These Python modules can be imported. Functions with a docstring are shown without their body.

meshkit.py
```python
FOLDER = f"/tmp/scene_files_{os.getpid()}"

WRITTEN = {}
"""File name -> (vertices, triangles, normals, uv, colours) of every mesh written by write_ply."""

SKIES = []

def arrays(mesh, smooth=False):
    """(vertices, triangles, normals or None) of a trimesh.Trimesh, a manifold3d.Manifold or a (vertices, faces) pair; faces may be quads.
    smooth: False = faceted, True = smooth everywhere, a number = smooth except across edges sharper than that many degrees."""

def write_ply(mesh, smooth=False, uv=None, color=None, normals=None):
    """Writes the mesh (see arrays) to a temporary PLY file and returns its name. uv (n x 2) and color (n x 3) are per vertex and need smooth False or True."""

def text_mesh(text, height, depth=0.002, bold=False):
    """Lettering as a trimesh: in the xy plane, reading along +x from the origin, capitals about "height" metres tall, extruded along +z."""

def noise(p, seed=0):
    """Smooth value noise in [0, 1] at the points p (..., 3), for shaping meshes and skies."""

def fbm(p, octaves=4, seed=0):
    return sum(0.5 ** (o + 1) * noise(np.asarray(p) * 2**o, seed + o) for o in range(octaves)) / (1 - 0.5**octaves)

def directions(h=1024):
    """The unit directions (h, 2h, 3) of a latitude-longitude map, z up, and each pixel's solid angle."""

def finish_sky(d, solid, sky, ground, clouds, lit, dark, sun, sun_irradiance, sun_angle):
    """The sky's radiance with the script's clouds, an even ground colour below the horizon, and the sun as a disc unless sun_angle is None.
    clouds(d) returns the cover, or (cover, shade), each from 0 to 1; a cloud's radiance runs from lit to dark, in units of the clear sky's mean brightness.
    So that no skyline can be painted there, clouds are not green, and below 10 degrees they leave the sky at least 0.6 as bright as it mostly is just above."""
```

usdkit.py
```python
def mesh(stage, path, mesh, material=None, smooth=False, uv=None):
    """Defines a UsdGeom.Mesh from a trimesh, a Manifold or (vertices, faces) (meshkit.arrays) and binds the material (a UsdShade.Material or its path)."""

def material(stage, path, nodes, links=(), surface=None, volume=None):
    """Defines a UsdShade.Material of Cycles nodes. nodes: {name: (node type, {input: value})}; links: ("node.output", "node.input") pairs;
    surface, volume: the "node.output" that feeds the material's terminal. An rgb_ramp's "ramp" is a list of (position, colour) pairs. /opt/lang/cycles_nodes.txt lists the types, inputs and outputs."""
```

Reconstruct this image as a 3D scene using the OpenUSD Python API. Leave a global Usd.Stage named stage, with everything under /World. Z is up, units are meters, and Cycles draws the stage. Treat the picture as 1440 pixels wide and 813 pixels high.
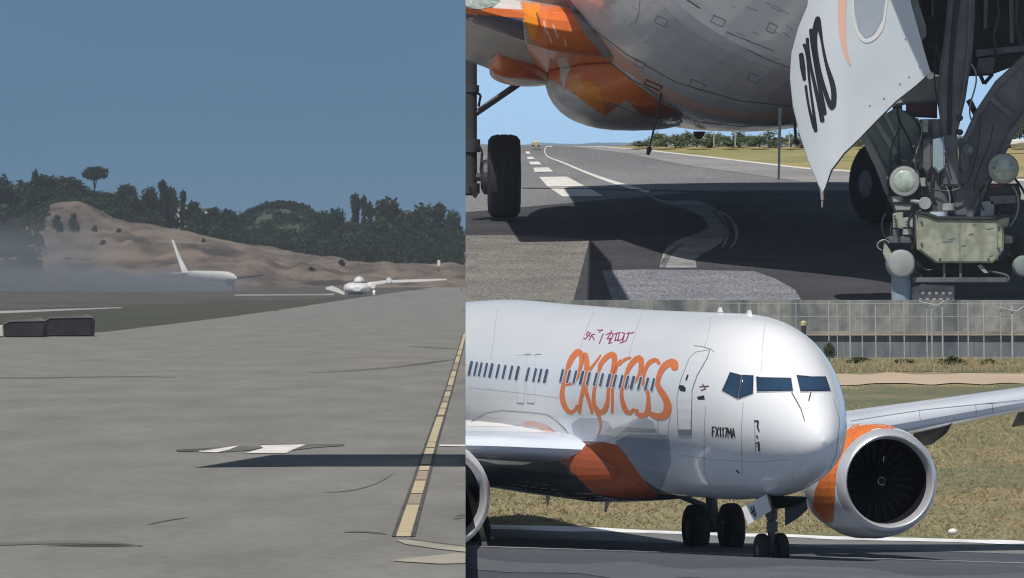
import math, random
import numpy as np, trimesh, manifold3d, usdkit, meshkit
from shapely.geometry import Polygon, LineString, MultiLineString, Point, box as sbox
from shapely.ops import unary_union
from shapely import affinity
from pxr import Usd, UsdGeom, UsdLux, UsdShade, Gf, Sdf

random.seed(7); rng = np.random.default_rng(7)
stage = Usd.Stage.CreateInMemory()
UsdGeom.SetStageUpAxis(stage, 'Z'); UsdGeom.SetStageMetersPerUnit(stage, 1.0)
UsdGeom.Xform.Define(stage, '/World'); UsdGeom.Scope.Define(stage, '/World/Looks')

# ------------------------------------------------------------------ camera, sky, sun
F, CX, H0, HC = 9000.0, 720.0, 392.0, 4.5          # focal length and horizon in pixels of a 1440 px wide frame, eye height
cam = UsdGeom.Camera.Define(stage, '/World/camera')
cam.AddTranslateOp().Set((0, 0, HC)); cam.AddRotateXOp().Set(90)
cam.CreateHorizontalApertureAttr(36.0); cam.CreateVerticalApertureAttr(36.0 * 813 / 1440)
cam.CreateFocalLengthAttr(36.0 * F / 1440)
cam.CreateVerticalApertureOffsetAttr(-36.0 * (406.5 - H0) / 1440)
cam.CreateClippingRangeAttr((1.0, 20000.0))
cam.CreateExposureAttr(-0.33)
cam.CreateFStopAttr(6.0); cam.CreateFocusDistanceAttr(185.0)

SUN_EL, SUN_DIR = math.radians(60), np.array([-0.42, -0.91])
SUN_DIR = SUN_DIR / np.linalg.norm(SUN_DIR)
S = np.array([*(SUN_DIR * math.cos(SUN_EL)), math.sin(SUN_EL)])
SUN_ROT = math.atan2(S[0], S[1])
sun = UsdLux.DistantLight.Define(stage, '/World/sun')
sun.CreateNormalizeAttr(True); sun.CreateIntensityAttr(1.25); sun.CreateAngleAttr(0.5); sun.CreateColorAttr((1.0, 0.95, 0.88))
zx = Gf.Rotation(Gf.Vec3d(0, 0, 1), Gf.Vec3d(*map(float, S)))
sun.AddOrientOp().Set(Gf.Quatf(zx.GetQuat()))

dome = UsdLux.DomeLight.Define(stage, '/World/sky')
sky = usdkit.material(stage, '/World/Looks/sky', {
    'tc': ('texture_coordinate', {}),
    'sky': ('sky_texture', {'sky_type': 'single_scattering', 'sun_disc': False, 'sun_elevation': SUN_EL, 'sun_rotation': SUN_ROT}),
    'sep': ('separate_xyz', {}),
    'az': ('math', {'math_type': 'arctan2'}),                     # azimuth from +y, radians
    'veil': ('map_range', {'range_type': 'smoothstep', 'from_min': -0.0072, 'from_max': -0.0058, 'to_min': 1.0, 'to_max': 0.0}),
    'back': ('map_range', {'range_type': 'smoothstep', 'from_min': -2.6, 'from_max': -1.6, 'to_min': 0.0, 'to_max': 1.0}),
    'both': ('math', {'math_type': 'multiply'}),
    'nm': ('mapping', {'scale': (1, 1, 5)}),
    'n': ('noise_texture', {'scale': 5.0, 'detail': 4}),
    'veilc': ('rgb_ramp', {'ramp': [(0.3, (2.45, 4.8, 7.7)), (0.7, (2.8, 5.3, 8.3))]}),
    'cl': ('rgb_ramp', {'ramp': [(0.3, (10.0, 16.5, 25.0)), (0.75, (11.5, 18.3, 26.5))]}),
    'clear': ('mix', {'mix_type': 'mix', 'fac': 0.8}),
    'mx': ('mix', {'mix_type': 'mix'}),
    'low': ('map_range', {'range_type': 'smoothstep', 'from_min': 0.08, 'from_max': 0.25, 'to_min': 0.85, 'to_max': 0.0}),
    'lowv': ('map_range', {'range_type': 'smoothstep', 'from_min': 0.08, 'from_max': 0.25, 'to_min': 1.0, 'to_max': 0.1}),
    'vf': ('math', {'math_type': 'multiply'}),
    'bg': ('background_shader', {'strength': 0.05}),
}, [('tc.generated', 'sep.vector'), ('sep.x', 'az.value1'), ('sep.y', 'az.value2'), ('az.value', 'veil.value'), ('az.value', 'back.value'),
    ('veil.result', 'both.value1'), ('back.result', 'both.value2'),
    ('tc.generated', 'nm.vector'), ('nm.vector', 'n.vector'), ('n.fac', 'veilc.fac'), ('n.fac', 'cl.fac'),
    ('sky.color', 'clear.color1'), ('cl.color', 'clear.color2'), ('clear.color', 'mx.color1'), ('veilc.color', 'mx.color2'), ('vf.value', 'mx.fac'),
    ('sep.z', 'low.value'), ('sep.z', 'lowv.value'), ('low.result', 'clear.fac'), ('both.value', 'vf.value1'), ('lowv.result', 'vf.value2'), ('mx.color', 'bg.color')], surface='bg.background')
UsdShade.MaterialBindingAPI.Apply(dome.GetPrim()).Bind(sky)
dome.GetPrim().SetCustomDataByKey('kind', 'structure')

# ------------------------------------------------------------------ helpers
def P(px, py, Y):
    return np.array([(px - CX) / F * Y, Y, HC + (H0 - py) / F * Y])
KB = (654.7 - CX) / F                                # the seam between the left and the right field: x = KB * y
used = {}
def numbered(parent, name):
    k = (parent, name); n = used.get(k, 0); used[k] = n + 1
    return f'{parent}/{name}' + (f'_{n:03d}' if n else '')
def keys(p, label=None, cat=None, group=None, kind=None):
    for k, v in (('label', label), ('category', cat), ('group', group), ('kind', kind)):
        if v: p.SetCustomDataByKey(k, v)
ORIGIN = {}
def thing(name, label=None, cat=None, loc=(0, 0, 0), group=None, kind=None):
    path = numbered('/World', name); x = UsdGeom.Xform.Define(stage, path)
    x.AddTranslateOp().Set(Gf.Vec3d(*map(float, loc))); ORIGIN[path] = np.array(loc, float)
    keys(x.GetPrim(), label, cat, group, kind); return path
def tri(mesh):
    if hasattr(mesh, 'to_mesh'):
        m = mesh.to_mesh(); return trimesh.Trimesh(np.array(m.vert_properties[:, :3]), np.array(m.tri_verts), process=False)
    return mesh
def part(parent, name, mesh, mat, smooth=False, label=None, kind=None):
    """A mesh given in world coordinates as a child of parent."""
    if mesh is None: return None
    mesh = tri(mesh)
    if isinstance(mesh, list): mesh = trimesh.util.concatenate([tri(m) for m in mesh])
    path = numbered(parent, name); root = '/'.join(path.split('/')[:3])
    mesh = trimesh.Trimesh(np.array(mesh.vertices) - ORIGIN[root], mesh.faces, process=False)
    p = usdkit.mesh(stage, path, mesh, mat, smooth=smooth).GetPrim()
    keys(p, label=label, kind=kind); return path
def single(name, mesh, mat, label=None, cat=None, group=None, kind=None, smooth=False):
    mesh = tri(mesh)
    if isinstance(mesh, list): mesh = trimesh.util.concatenate([tri(m) for m in mesh])
    path = numbered('/World', name); ORIGIN[path] = np.zeros(3)
    p = usdkit.mesh(stage, path, mesh, mat, smooth=smooth).GetPrim()
    keys(p, label, cat, group, kind); return path
def copy(src, loc, label=None, rz=0, scale=(1, 1, 1), group=None, cat=None):
    base = src.split('/')[-1]
    while base[-4:-3] == '_' and base[-3:].isdigit(): base = base[:-4]
    path = numbered('/World', base); x = UsdGeom.Xform.Define(stage, path); p = x.GetPrim()
    p.GetReferences().AddInternalReference(src); p.SetInstanceable(True)
    x.ClearXformOpOrder(); x = UsdGeom.Xformable(p)
    t = p.GetAttribute('xformOp:translate'); place(x, loc, rz, scale)
    keys(p, label, cat, group); ORIGIN[path] = np.array(loc, float); return path
def place(x, loc, rz=0, scale=(1, 1, 1)):
    x = UsdGeom.Xformable(x); x.ClearXformOpOrder()
    a = x.AddTranslateOp(opSuffix='place'); a.Set(Gf.Vec3d(*map(float, loc)))
    b = x.AddRotateZOp(opSuffix='turn'); b.Set(float(rz))
    c = x.AddScaleOp(opSuffix='size'); c.Set(Gf.Vec3f(*map(float, scale)))

def mat(name, col, rough=0.5, metal=0.0, col2=None, scale=1.0, stretch=(1, 1, 1), detail=4, lo=0.35, hi=0.65, bump=0.0, bscale=20.0, spec=0.5, coat=0.0, fine=None, obj=False):
    nodes = {'p': ('principled_bsdf', {'base_color': col, 'roughness': rough, 'metallic': metal, 'specular_ior_level': spec, 'coat_weight': coat, 'coat_roughness': 0.08})}
    links = []
    if col2 is not None or bump:
        nodes['g'] = ('texture_coordinate', {}) if obj else ('geometry', {})
        out = 'g.object' if obj else 'g.position'
        nodes['m'] = ('mapping', {'scale': stretch}); links.append((out, 'm.vector'))
    if col2 is not None:
        nodes['n'] = ('noise_texture', {'scale': scale, 'detail': detail, 'roughness': 0.6})
        nodes['r'] = ('rgb_ramp', {'ramp': [(lo, col), (hi, col2)]})
        links += [('m.vector', 'n.vector'), ('n.fac', 'r.fac')]
        last = 'r.color'
        if fine:                                     # (scale, dark factor): fine grain over the patches
            nodes['n2'] = ('noise_texture', {'scale': fine[0], 'detail': 2}); nodes['r2'] = ('rgb_ramp', {'ramp': [(0.35, (fine[1],) * 3), (0.65, (fine[2] if len(fine) > 2 else 1.0,) * 3)]})
            nodes['mu'] = ('mix', {'mix_type': 'multiply', 'fac': 1.0})
            links += [(out, 'n2.vector'), ('n2.fac', 'r2.fac'), ('r.color', 'mu.color1'), ('r2.color', 'mu.color2')]; last = 'mu.color'
        links.append((last, 'p.base_color'))
    if bump:
        nodes['bn'] = ('noise_texture', {'scale': bscale, 'detail': 3}); nodes['b'] = ('bump', {'strength': bump, 'distance': 0.05})
        links += [(out, 'bn.vector'), ('bn.fac', 'b.height'), ('b.normal', 'p.normal')]
    return usdkit.material(stage, f'/World/Looks/{name}', nodes, links, surface='p.BSDF')
def leafmat(name, a, b):
    return usdkit.material(stage, f'/World/Looks/{name}', {
        'o': ('object_info', {}), 'g': ('geometry', {}), 'n': ('noise_texture', {'scale': 0.35, 'detail': 3}),
        'ad': ('math', {'math_type': 'multiply_add', 'value2': 0.5, 'value3': -0.25}), 's': ('math', {'math_type': 'add'}),
        'r': ('rgb_ramp', {'ramp': [(0.3, a), (0.7, b)]}), 'd': ('diffuse_bsdf', {}), 't': ('translucent_bsdf', {}), 'm': ('mix_closure', {'fac': 0.25})},
        [('g.position', 'n.vector'), ('o.random', 'ad.value1'), ('ad.value', 's.value1'), ('n.fac', 's.value2'), ('s.value', 'r.fac'), ('r.color', 'd.color'), ('r.color', 't.color'),
         ('d.BSDF', 'm.closure1'), ('t.BSDF', 'm.closure2')], surface='m.closure')

def mani(m):
    m = trimesh.Trimesh(m.vertices, m.faces, process=True); m.merge_vertices()
    return manifold3d.Manifold(manifold3d.Mesh(np.asarray(m.vertices, np.float32), np.asarray(m.faces, np.uint32)))
def clip(m):
    """Keeps the part of a closed mesh on the right field's side of the seam."""
    n = np.array([1, -KB, 0]) / math.hypot(1, KB)
    out = tri(mani(m).trim_by_plane(n, 0.0))
    if not len(out.faces): return None
    v, f = np.array(out.vertices), np.array(out.faces); cap = (np.abs(v @ n)[f] < 1e-3).all(1)      # the cut face keeps vertices of its own, so that it does not bend the shading
    return trimesh.Trimesh(np.vstack([v, v]), np.vstack([f[~cap], f[cap] + len(v)]), process=False)
def loft(rings, caps=True):
    rings = np.array(rings); k, n, _ = rings.shape
    v = rings.reshape(-1, 3); f = []
    for i in range(k - 1):
        for j in range(n):
            a, b, c, d = i * n + j, i * n + (j + 1) % n, (i + 1) * n + (j + 1) % n, (i + 1) * n + j
            f += [(a, b, c), (a, c, d)]
    if caps:
        v = np.vstack([v, rings[0].mean(0), rings[-1].mean(0)]); e = len(v)
        for j in range(n):
            f.append((e - 2, (j + 1) % n, j)); f.append((e - 1, (k - 1) * n + j, (k - 1) * n + (j + 1) % n))
    m = trimesh.Trimesh(v, f, process=False); m.fix_normals() if not caps else None
    if caps and m.volume < 0: m.invert()
    return m
def torus(p0, p1, prof, n=48):
    """A closed profile turned round an axis: hollow in the middle."""
    p0 = np.array(p0, float); ax = np.array(p1, float) - p0; L = np.linalg.norm(ax); d, a, b = frame(ax)
    t = np.linspace(0, 2 * np.pi, n, endpoint=False); k = len(prof)
    v = np.array([[p0 + d * (h * L) + r * (math.cos(u) * a + math.sin(u) * b) for u in t] for h, r in prof]).reshape(-1, 3); f = []
    for i in range(k):
        for j in range(n):
            q = (i + 1) % k; A, B, C, D = i * n + j, i * n + (j + 1) % n, q * n + (j + 1) % n, q * n + j; f += [(A, B, C), (A, C, D)]
    m = trimesh.Trimesh(v, f, process=False)
    if m.volume < 0: m.invert()
    return m
def frame(d):
    d = np.array(d, float); d /= np.linalg.norm(d)
    a = np.cross(d, (0, 0, 1) if abs(d[2]) < 0.9 else (1, 0, 0)); a /= np.linalg.norm(a)
    return d, a, np.cross(d, a)
def lathe(p0, p1, prof, n=24):
    """prof: (fraction or metres along the axis, radius) pairs; metres when p1 is a unit axis given as ('ax', vector)."""
    p0 = np.array(p0, float); ax = np.array(p1, float) - p0; L = np.linalg.norm(ax); d, a, b = frame(ax)
    t = np.linspace(0, 2 * np.pi, n, endpoint=False)
    return loft([[p0 + d * (h * L) + r * (math.cos(u) * a + math.sin(u) * b) for u in t] for h, r in prof])
def tube(p0, p1, r0, r1=None, n=10):
    return lathe(p0, p1, [(0, r0), (1, r0 if r1 is None else r1)], n)
def pipe(pts, r, n=7):
    return trimesh.util.concatenate([tube(a, b, r, n=n) for a, b in zip(pts[:-1], pts[1:])])
def boxm(lo, hi):
    lo, hi = np.array(lo, float), np.array(hi, float)
    m = trimesh.creation.box(hi - lo); m.apply_translation((lo + hi) / 2); return m
def ball(c, r, sub=2):
    m = trimesh.creation.icosphere(sub); m.apply_scale(r); m.apply_translation(c); return m
def slab(poly, Y, depth, bevel=0.0):
    """A plate standing at Y: a polygon in pixels, given its real thickness along y."""
    pg = poly if isinstance(poly, Polygon) else Polygon(poly)
    pg = pg.buffer(0); s = Y / F
    if pg.geom_type != 'Polygon': pg = max(pg.geoms, key=lambda g: g.area)
    steps = [(pg, 0, depth)] if not bevel else [(pg.buffer(-bevel), 0, bevel * s), (pg, bevel * s, depth)]
    out = []
    for g, d0, d1 in steps:
        for q in getattr(g, 'geoms', [g]):
            if q.is_empty: continue
            m = trimesh.creation.extrude_polygon(q, d1 - d0, engine='earcut'); v = m.vertices
            w = np.stack([(v[:, 0] - CX) * s, Y + d0 + v[:, 2], HC + (H0 - v[:, 1]) * s], 1)
            m = trimesh.Trimesh(w, m.faces, process=False)
            if m.volume < 0: m.invert()
            out.append(m)
    return trimesh.util.concatenate(out)
def disc(px, py, r, Y, depth, n=28, prof=None):
    """A round fitting facing the camera: radius in pixels at distance Y."""
    s = Y / F; c = P(px, py, Y)
    return lathe(c, c + (0, depth, 0), [(h, q * r * s) for h, q in (prof or [(0, 0.92), (0.1, 1.0), (1, 1.0)])], n)
def flat2d(pg, g):
    out = []
    for q in getattr(pg, 'geoms', [pg]):
        if q.geom_type != 'Polygon' or q.area < 0.02: continue
        q = q.segmentize(g)
        v, f = trimesh.creation.triangulate_polygon(q, engine='earcut')
        if len(f) == 0: continue
        v, f = trimesh.remesh.subdivide_to_size(np.column_stack([v, np.zeros(len(v))]), f, g, max_iter=12)
        out.append(trimesh.Trimesh(v, f, process=False))
    return trimesh.util.concatenate(out) if out else None
def oval(keys_, n=36, p=0.8):
    """Rounded body through (distance, x, y, half width, half height) stations, in pixels at each distance."""
    out = []
    for Y, cx, cy, rx_, ry_ in keys_:
        s = Y / F; out.append([P(cx, cy, Y) + np.array([rx_ * s * np.sign(math.cos(a)) * abs(math.cos(a)) ** p, 0, ry_ * s * np.sign(math.sin(a)) * abs(math.sin(a)) ** p]) for a in np.linspace(0, 2 * np.pi, n, endpoint=False)])
    return loft(out)
def decal(pg, target, lift=0.012, g=4.0):
    """Paint or trim lying on a curved hull: the outline (pixels) is laid on the surface."""
    m = flat2d(pg, g)
    if m is None: return None
    v = np.array(m.vertices); d = np.stack([(v[:, 0] - CX) / F, np.ones(len(v)), (H0 - v[:, 1]) / F], 1)
    d /= np.linalg.norm(d, axis=1, keepdims=True)
    o = np.tile([0, 0, HC], (len(v), 1))
    loc, ri, ti = target.ray.intersects_location(o, d, multiple_hits=False)
    w = np.full((len(v), 3), np.nan); w[ri] = loc
    w -= d * lift
    f = m.faces[~np.isnan(w[m.faces]).any((1, 2))]
    dep = w[:, 1]; f = f[(dep[f].max(1) - dep[f].min(1)) < 1.5 + g * 0.2]
    if len(f) == 0: return None
    nn = np.cross(w[f[:, 1]] - w[f[:, 0]], w[f[:, 2]] - w[f[:, 0]])
    flip = (nn * d[f[:, 0]]).sum(1) > 0; f[flip] = f[flip][:, ::-1]
    u = np.unique(f); rm = np.zeros(len(w), int); rm[u] = np.arange(len(u))
    return trimesh.Trimesh(w[u], rm[f], process=False)
def stroke(pts, w, cap='round'):
    ls = LineString(pts)
    return ls.buffer(w / 2, cap_style={'round': 1, 'flat': 2}[cap], quad_segs=4)
def smooth_pts(pts, n=40):
    from scipy.interpolate import CubicSpline
    p = np.array(pts, float); t = np.r_[0, np.cumsum(np.linalg.norm(np.diff(p, axis=0), axis=1))]
    return CubicSpline(t, p)(np.linspace(0, t[-1], n))
def brush(pts, ws, n=30):
    """A stroke of changing width through the points."""
    q = smooth_pts(pts, n); w = np.interp(np.linspace(0, 1, n), np.linspace(0, 1, len(ws)), ws)
    return unary_union([LineString([q[i], q[i + 1]]).buffer((w[i] + w[i + 1]) / 4, quad_segs=3) for i in range(n - 1)])


# ------------------------------------------------------------------ materials
M = {}
M['concrete'] = mat('concrete', (0.160, 0.157, 0.144), 0.85, col2=(0.238, 0.233, 0.214), scale=0.32, stretch=(1, 0.22, 1), detail=7, lo=0.25, hi=0.72, fine=(2.6, 0.86, 1.06), bump=0.15, bscale=3)
M['tar'] = mat('tar', (0.055, 0.052, 0.05), 0.8, col2=(0.10, 0.095, 0.085), scale=0.6)
M['scuff'] = mat('scuff', (0.095, 0.092, 0.085), 0.85, col2=(0.15, 0.147, 0.137), scale=0.3, stretch=(0.5, 1, 1), lo=0.3, hi=0.6)
M['yellow_paint'] = mat('yellow_paint', (0.40, 0.335, 0.20), 0.7, col2=(0.56, 0.475, 0.31), scale=1.5, detail=6, lo=0.3)
M['brown_paint'] = mat('brown_paint', (0.27, 0.21, 0.15), 0.7, col2=(0.38, 0.33, 0.26), scale=1.5)
M['pale_paint'] = mat('pale_paint', (0.62, 0.60, 0.55), 0.7, col2=(0.8, 0.78, 0.73), scale=0.9)
M['kerb_grey'] = mat('kerb_grey', (0.30, 0.30, 0.30), 0.8, col2=(0.38, 0.38, 0.38), scale=0.05)
M['cream_paint'] = mat('cream_paint', (0.30, 0.28, 0.22), 0.7, col2=(0.42, 0.39, 0.32), scale=0.4)
M['dry_ground'] = mat('dry_ground', (0.16, 0.13, 0.09), 0.95, col2=(0.24, 0.19, 0.13), scale=0.02, detail=6)
M['dark_grass'] = mat('dark_grass', (0.036, 0.04, 0.022), 0.95, col2=(0.065, 0.064, 0.04), scale=0.08, detail=6, bump=0.4, bscale=2)
M['brown_strip'] = mat('brown_strip', (0.055, 0.048, 0.042), 0.95, col2=(0.095, 0.082, 0.07), scale=0.03, detail=6)
M['sand_hill'] = mat('sand_hill', (0.045, 0.036, 0.028), 0.95, col2=(0.19, 0.148, 0.115), scale=0.06, stretch=(1, 0.4, 2.2), detail=9, lo=0.36, hi=0.6, bump=1.0, bscale=0.5)
M['hill_green'] = mat('hill_green', (0.035, 0.05, 0.03), 0.95, col2=(0.06, 0.075, 0.045), scale=0.08, detail=6)
M['bark'] = mat('bark', (0.09, 0.07, 0.05), 0.9)
M['leaf_dark'] = leafmat('leaf_dark', (0.022, 0.036, 0.022), (0.05, 0.068, 0.036))
M['leaf_far'] = leafmat('leaf_far', (0.13, 0.17, 0.10), (0.22, 0.26, 0.16))  # leaves lightened, with distance haze put into their colour
M['leaf_green'] = leafmat('leaf_green', (0.04, 0.06, 0.024), (0.085, 0.11, 0.045))
M['white_wall'] = mat('white_wall', (0.62, 0.6, 0.56), 0.8, col2=(0.72, 0.7, 0.66), scale=0.2)
M['window_dark'] = mat('window_dark', (0.03, 0.04, 0.05), 0.2)
M['white_plain'] = mat('white_plain', (0.78, 0.77, 0.75), 0.35)
M['dark_metal'] = mat('dark_metal', (0.045, 0.045, 0.05), 0.5)
M['red_brown'] = mat('red_brown', (0.16, 0.06, 0.04), 0.5)
M['rubber'] = mat('rubber', (0.016, 0.016, 0.018), 0.75, col2=(0.03, 0.03, 0.032), scale=3)
M['dark_block'] = mat('dark_block', (0.014, 0.014, 0.019), 0.8, col2=(0.032, 0.031, 0.034), scale=0.6)
M['grey_cover'] = mat('grey_cover', (0.13, 0.128, 0.125), 0.85, col2=(0.2, 0.195, 0.19), scale=0.5)

# ------------------------------------------------------------------ LEFT FIELD: taxiway, bank, wooded hill
GP = [(40, 0), (900, 0), (1200, 0.6), (1692, 1.6), (2000, 3.4), (2200, 4.5), (6000, 30)]
def gz(Y): return float(np.interp(Y, *zip(*GP)))
GYS = np.geomspace(60, 2190, 4000); GYY = -(H0 + F * (HC - np.interp(GYS, *zip(*GP))) / GYS)
def gY(py): return float(np.interp(-py, GYY, GYS))
def G(px, py, lift=0.0):
    Y = gY(py); p = P(px, py, Y); p[2] += lift; return p
def ground_patch(poly, lift, g=14.0):
    m = flat2d(Polygon(poly).buffer(0) if not isinstance(poly, Polygon) else poly, g)
    px, py = m.vertices[:, 0], m.vertices[:, 1]; Y = np.interp(-py, GYY, GYS); v = np.stack([(px - CX) / F * Y, Y, HC + (H0 - py) / F * Y + lift], 1)
    f = m.faces; nz = np.cross(v[f[:, 1]] - v[f[:, 0]], v[f[:, 2]] - v[f[:, 0]])[:, 2]
    f = f.copy(); f[nz < 0] = f[nz < 0][:, ::-1]
    return trimesh.Trimesh(v, f, process=False)

# the base sheet of dry land out to the horizon, below everything
single('ground', trimesh.Trimesh([(-3000, -300, -6), (3000, -300, -6), (3000, 5000, -6), (-3000, 5000, -6)], [(0, 1, 2), (0, 2, 3)], process=False), M['dry_ground'], kind='structure')

rows = list(np.r_[np.arange(40, 900, 20), np.arange(900, 2200, 50), 2600, 4000])
def sheet(xl, xr, rows, zf, nx=24, xpow=1):
    v, f = [], []
    for Y in rows:
        for t in np.linspace(0, 1, nx):
            x = xl(Y) + (xr(Y) - xl(Y)) * t; v.append((x, Y, zf(x, Y)))
    for i in range(len(rows) - 1):
        for j in range(nx - 1):
            a = i * nx + j; f += [(a, a + 1, a + nx + 1), (a, a + nx + 1, a + nx)]
    return trimesh.Trimesh(v, f, process=False)
def skirt(xf, rows, zf, zb=-6.0):
    v, f = [], []
    for Y in rows: v += [(xf(Y), Y, zf(xf(Y), Y)), (xf(Y), Y, zb)]
    for i in range(len(rows) - 1):
        a = 2 * i; f += [(a, a + 1, a + 3), (a, a + 3, a + 2)]
    return trimesh.Trimesh(v, f, process=False)
lx, rx = (lambda Y: -0.145 * Y - 60), (lambda Y: KB * Y - 0.004)
land = [sheet(lx, rx, rows, lambda x, Y: gz(Y), 10), skirt(rx, rows, lambda x, Y: gz(Y))]
single('dry_field', land, M['brown_strip'], kind='structure')
edge = [(-260, 479), (-120, 478), (0, 475), (60, 473), (150, 467), (250, 455), (330, 445), (420, 432), (520, 416.5), (600, 405), (654.6, 399)]
apron = [(654.6, 1100), (-260, 1100)] + edge
AP = Polygon(apron)
single('taxiway', [ground_patch(AP.intersection(sbox(-400, 300, 700, 470)), 0.02, 8), ground_patch(AP.intersection(sbox(-400, 470, 700, 1200)), 0.02, 40)], M['concrete'], kind='structure')
gr = [(-260, 440), (-100, 438), (100, 432), (180, 430), (300, 425), (420, 421), (520, 415)]
single('grass', ground_patch(edge[:8] + [(500, 417)] + gr[-2::-1], 0.012, 20), M['dark_grass'], kind='stuff')
single('service_road', ground_patch([(-260, 441), (-100, 440), (0, 437.5), (100, 434.5), (172, 432.4), (172, 433.4), (100, 436.5), (60, 438.5), (0, 441), (-260, 445)], 0.03, 20), M['kerb_grey'], kind='structure')
single('far_taxiway', ground_patch([(330, 414.6), (455, 414), (470, 412.8), (470, 415.2), (330, 416)], 0.03, 20), M['kerb_grey'], kind='structure')
single('far_runway_shoulder', ground_patch([(520, 413), (654.6, 397.4), (654.6, 399.2), (600, 405.3), (520, 417)], 0.026, 12), M['tar'], kind='structure')

# the taxiway line: black bands and yellow dashes, each a piece of its own
ln = thing('taxiway_line', 'yellow dashed line between black bands running down the grey taxiway', 'painted line', G(600, 650))
cx_ = lambda y: np.interp(y, [455, 480, 560, 620, 690, 756], [657, 651, 628, 608.5, 588, 567])
wd = lambda y: np.interp(y, [455, 480, 560, 620, 756], [5, 7, 12.5, 18, 33])
def band(y0, y1, a, b):                               # a, b: fractions of the half width
    ys = np.linspace(y0, y1, 12)
    return Polygon([(cx_(y) + a * wd(y) / 2, y) for y in ys] + [(cx_(y) + b * wd(y) / 2, y) for y in ys[::-1]])
seam_ = sbox(-300, 300, 654.5, 1100)
for a, b in ((-1.0, -0.62), (0.62, 1.0)):
    part(ln, 'black_band', ground_patch(band(468, 757, a, b).intersection(seam_), 0.036, 10), M['tar'])
for y0, y1, m_ in [(470, 492, 'y'), (493, 500, 'y'), (502, 511, 'y'), (513, 521, 'b'), (523, 531, 'y'), (532, 543, 'y'), (545, 550, 'b'), (552, 559, 'y'), (560, 566, 'b'), (567.5, 575, 'y'), (576, 585, 'y'), (588, 623, 'y'), (623.5, 631, 'y'), (632, 655, 'y'), (656, 663, 'y'), (664, 677, 'b'), (678, 696, 'y'), (697, 711, 'b'), (712, 757, 'y')]:
    bb = band(y0, y1, -0.62, 0.62).intersection(seam_)
    if bb.area > 1: part(ln, 'dash', ground_patch(bb, 0.036, 10), M['yellow_paint' if m_ == 'y' else 'brown_paint'])
ch = thing('crossing_stripe', 'pale and black zigzag stripe painted across the taxiway left of the yellow line', 'painted line', G(360, 633))
for pg, m_ in [([(247, 634.5), (292, 632), (330, 629), (282, 637), (250, 637)], 'tar'), ([(273, 637), (300, 632.5), (336, 628.5), (322, 634), (305, 638)], 'pale_paint'), ([(305, 638), (322, 634), (336, 628.6), (370, 631), (352, 635)], 'scuff'),
               ([(345, 639), (370, 632), (366, 627.8), (430, 626.8), (402, 639)], 'pale_paint'), ([(404, 636), (432, 626.8), (484, 626.3), (484, 628.5), (440, 631.5)], 'scuff'), ([(366, 626.6), (400, 626.0), (434, 626.2), (366, 627.7)], 'tar')]:
    part(ch, 'white_bar' if m_ == 'pale_paint' else 'dark_bar', ground_patch(pg, 0.036, 8), M[m_])
single('side_stripe', ground_patch([(618, 627.2), (654.5, 627.0), (654.5, 629.6), (618, 629.0)], 0.036, 8), M['pale_paint'], 'short pale stripe on the taxiway right of the yellow line', 'painted line')
cr = thing('corner_stripe', 'two cream stripes meeting below the foot of the yellow line', 'painted line', G(600, 780))
part(cr, 'stripe', ground_patch([(556, 762), (575, 762), (620, 768), (654.5, 772), (654.5, 779), (610, 774), (570, 768)], 0.036, 8), M['cream_paint'])
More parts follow.
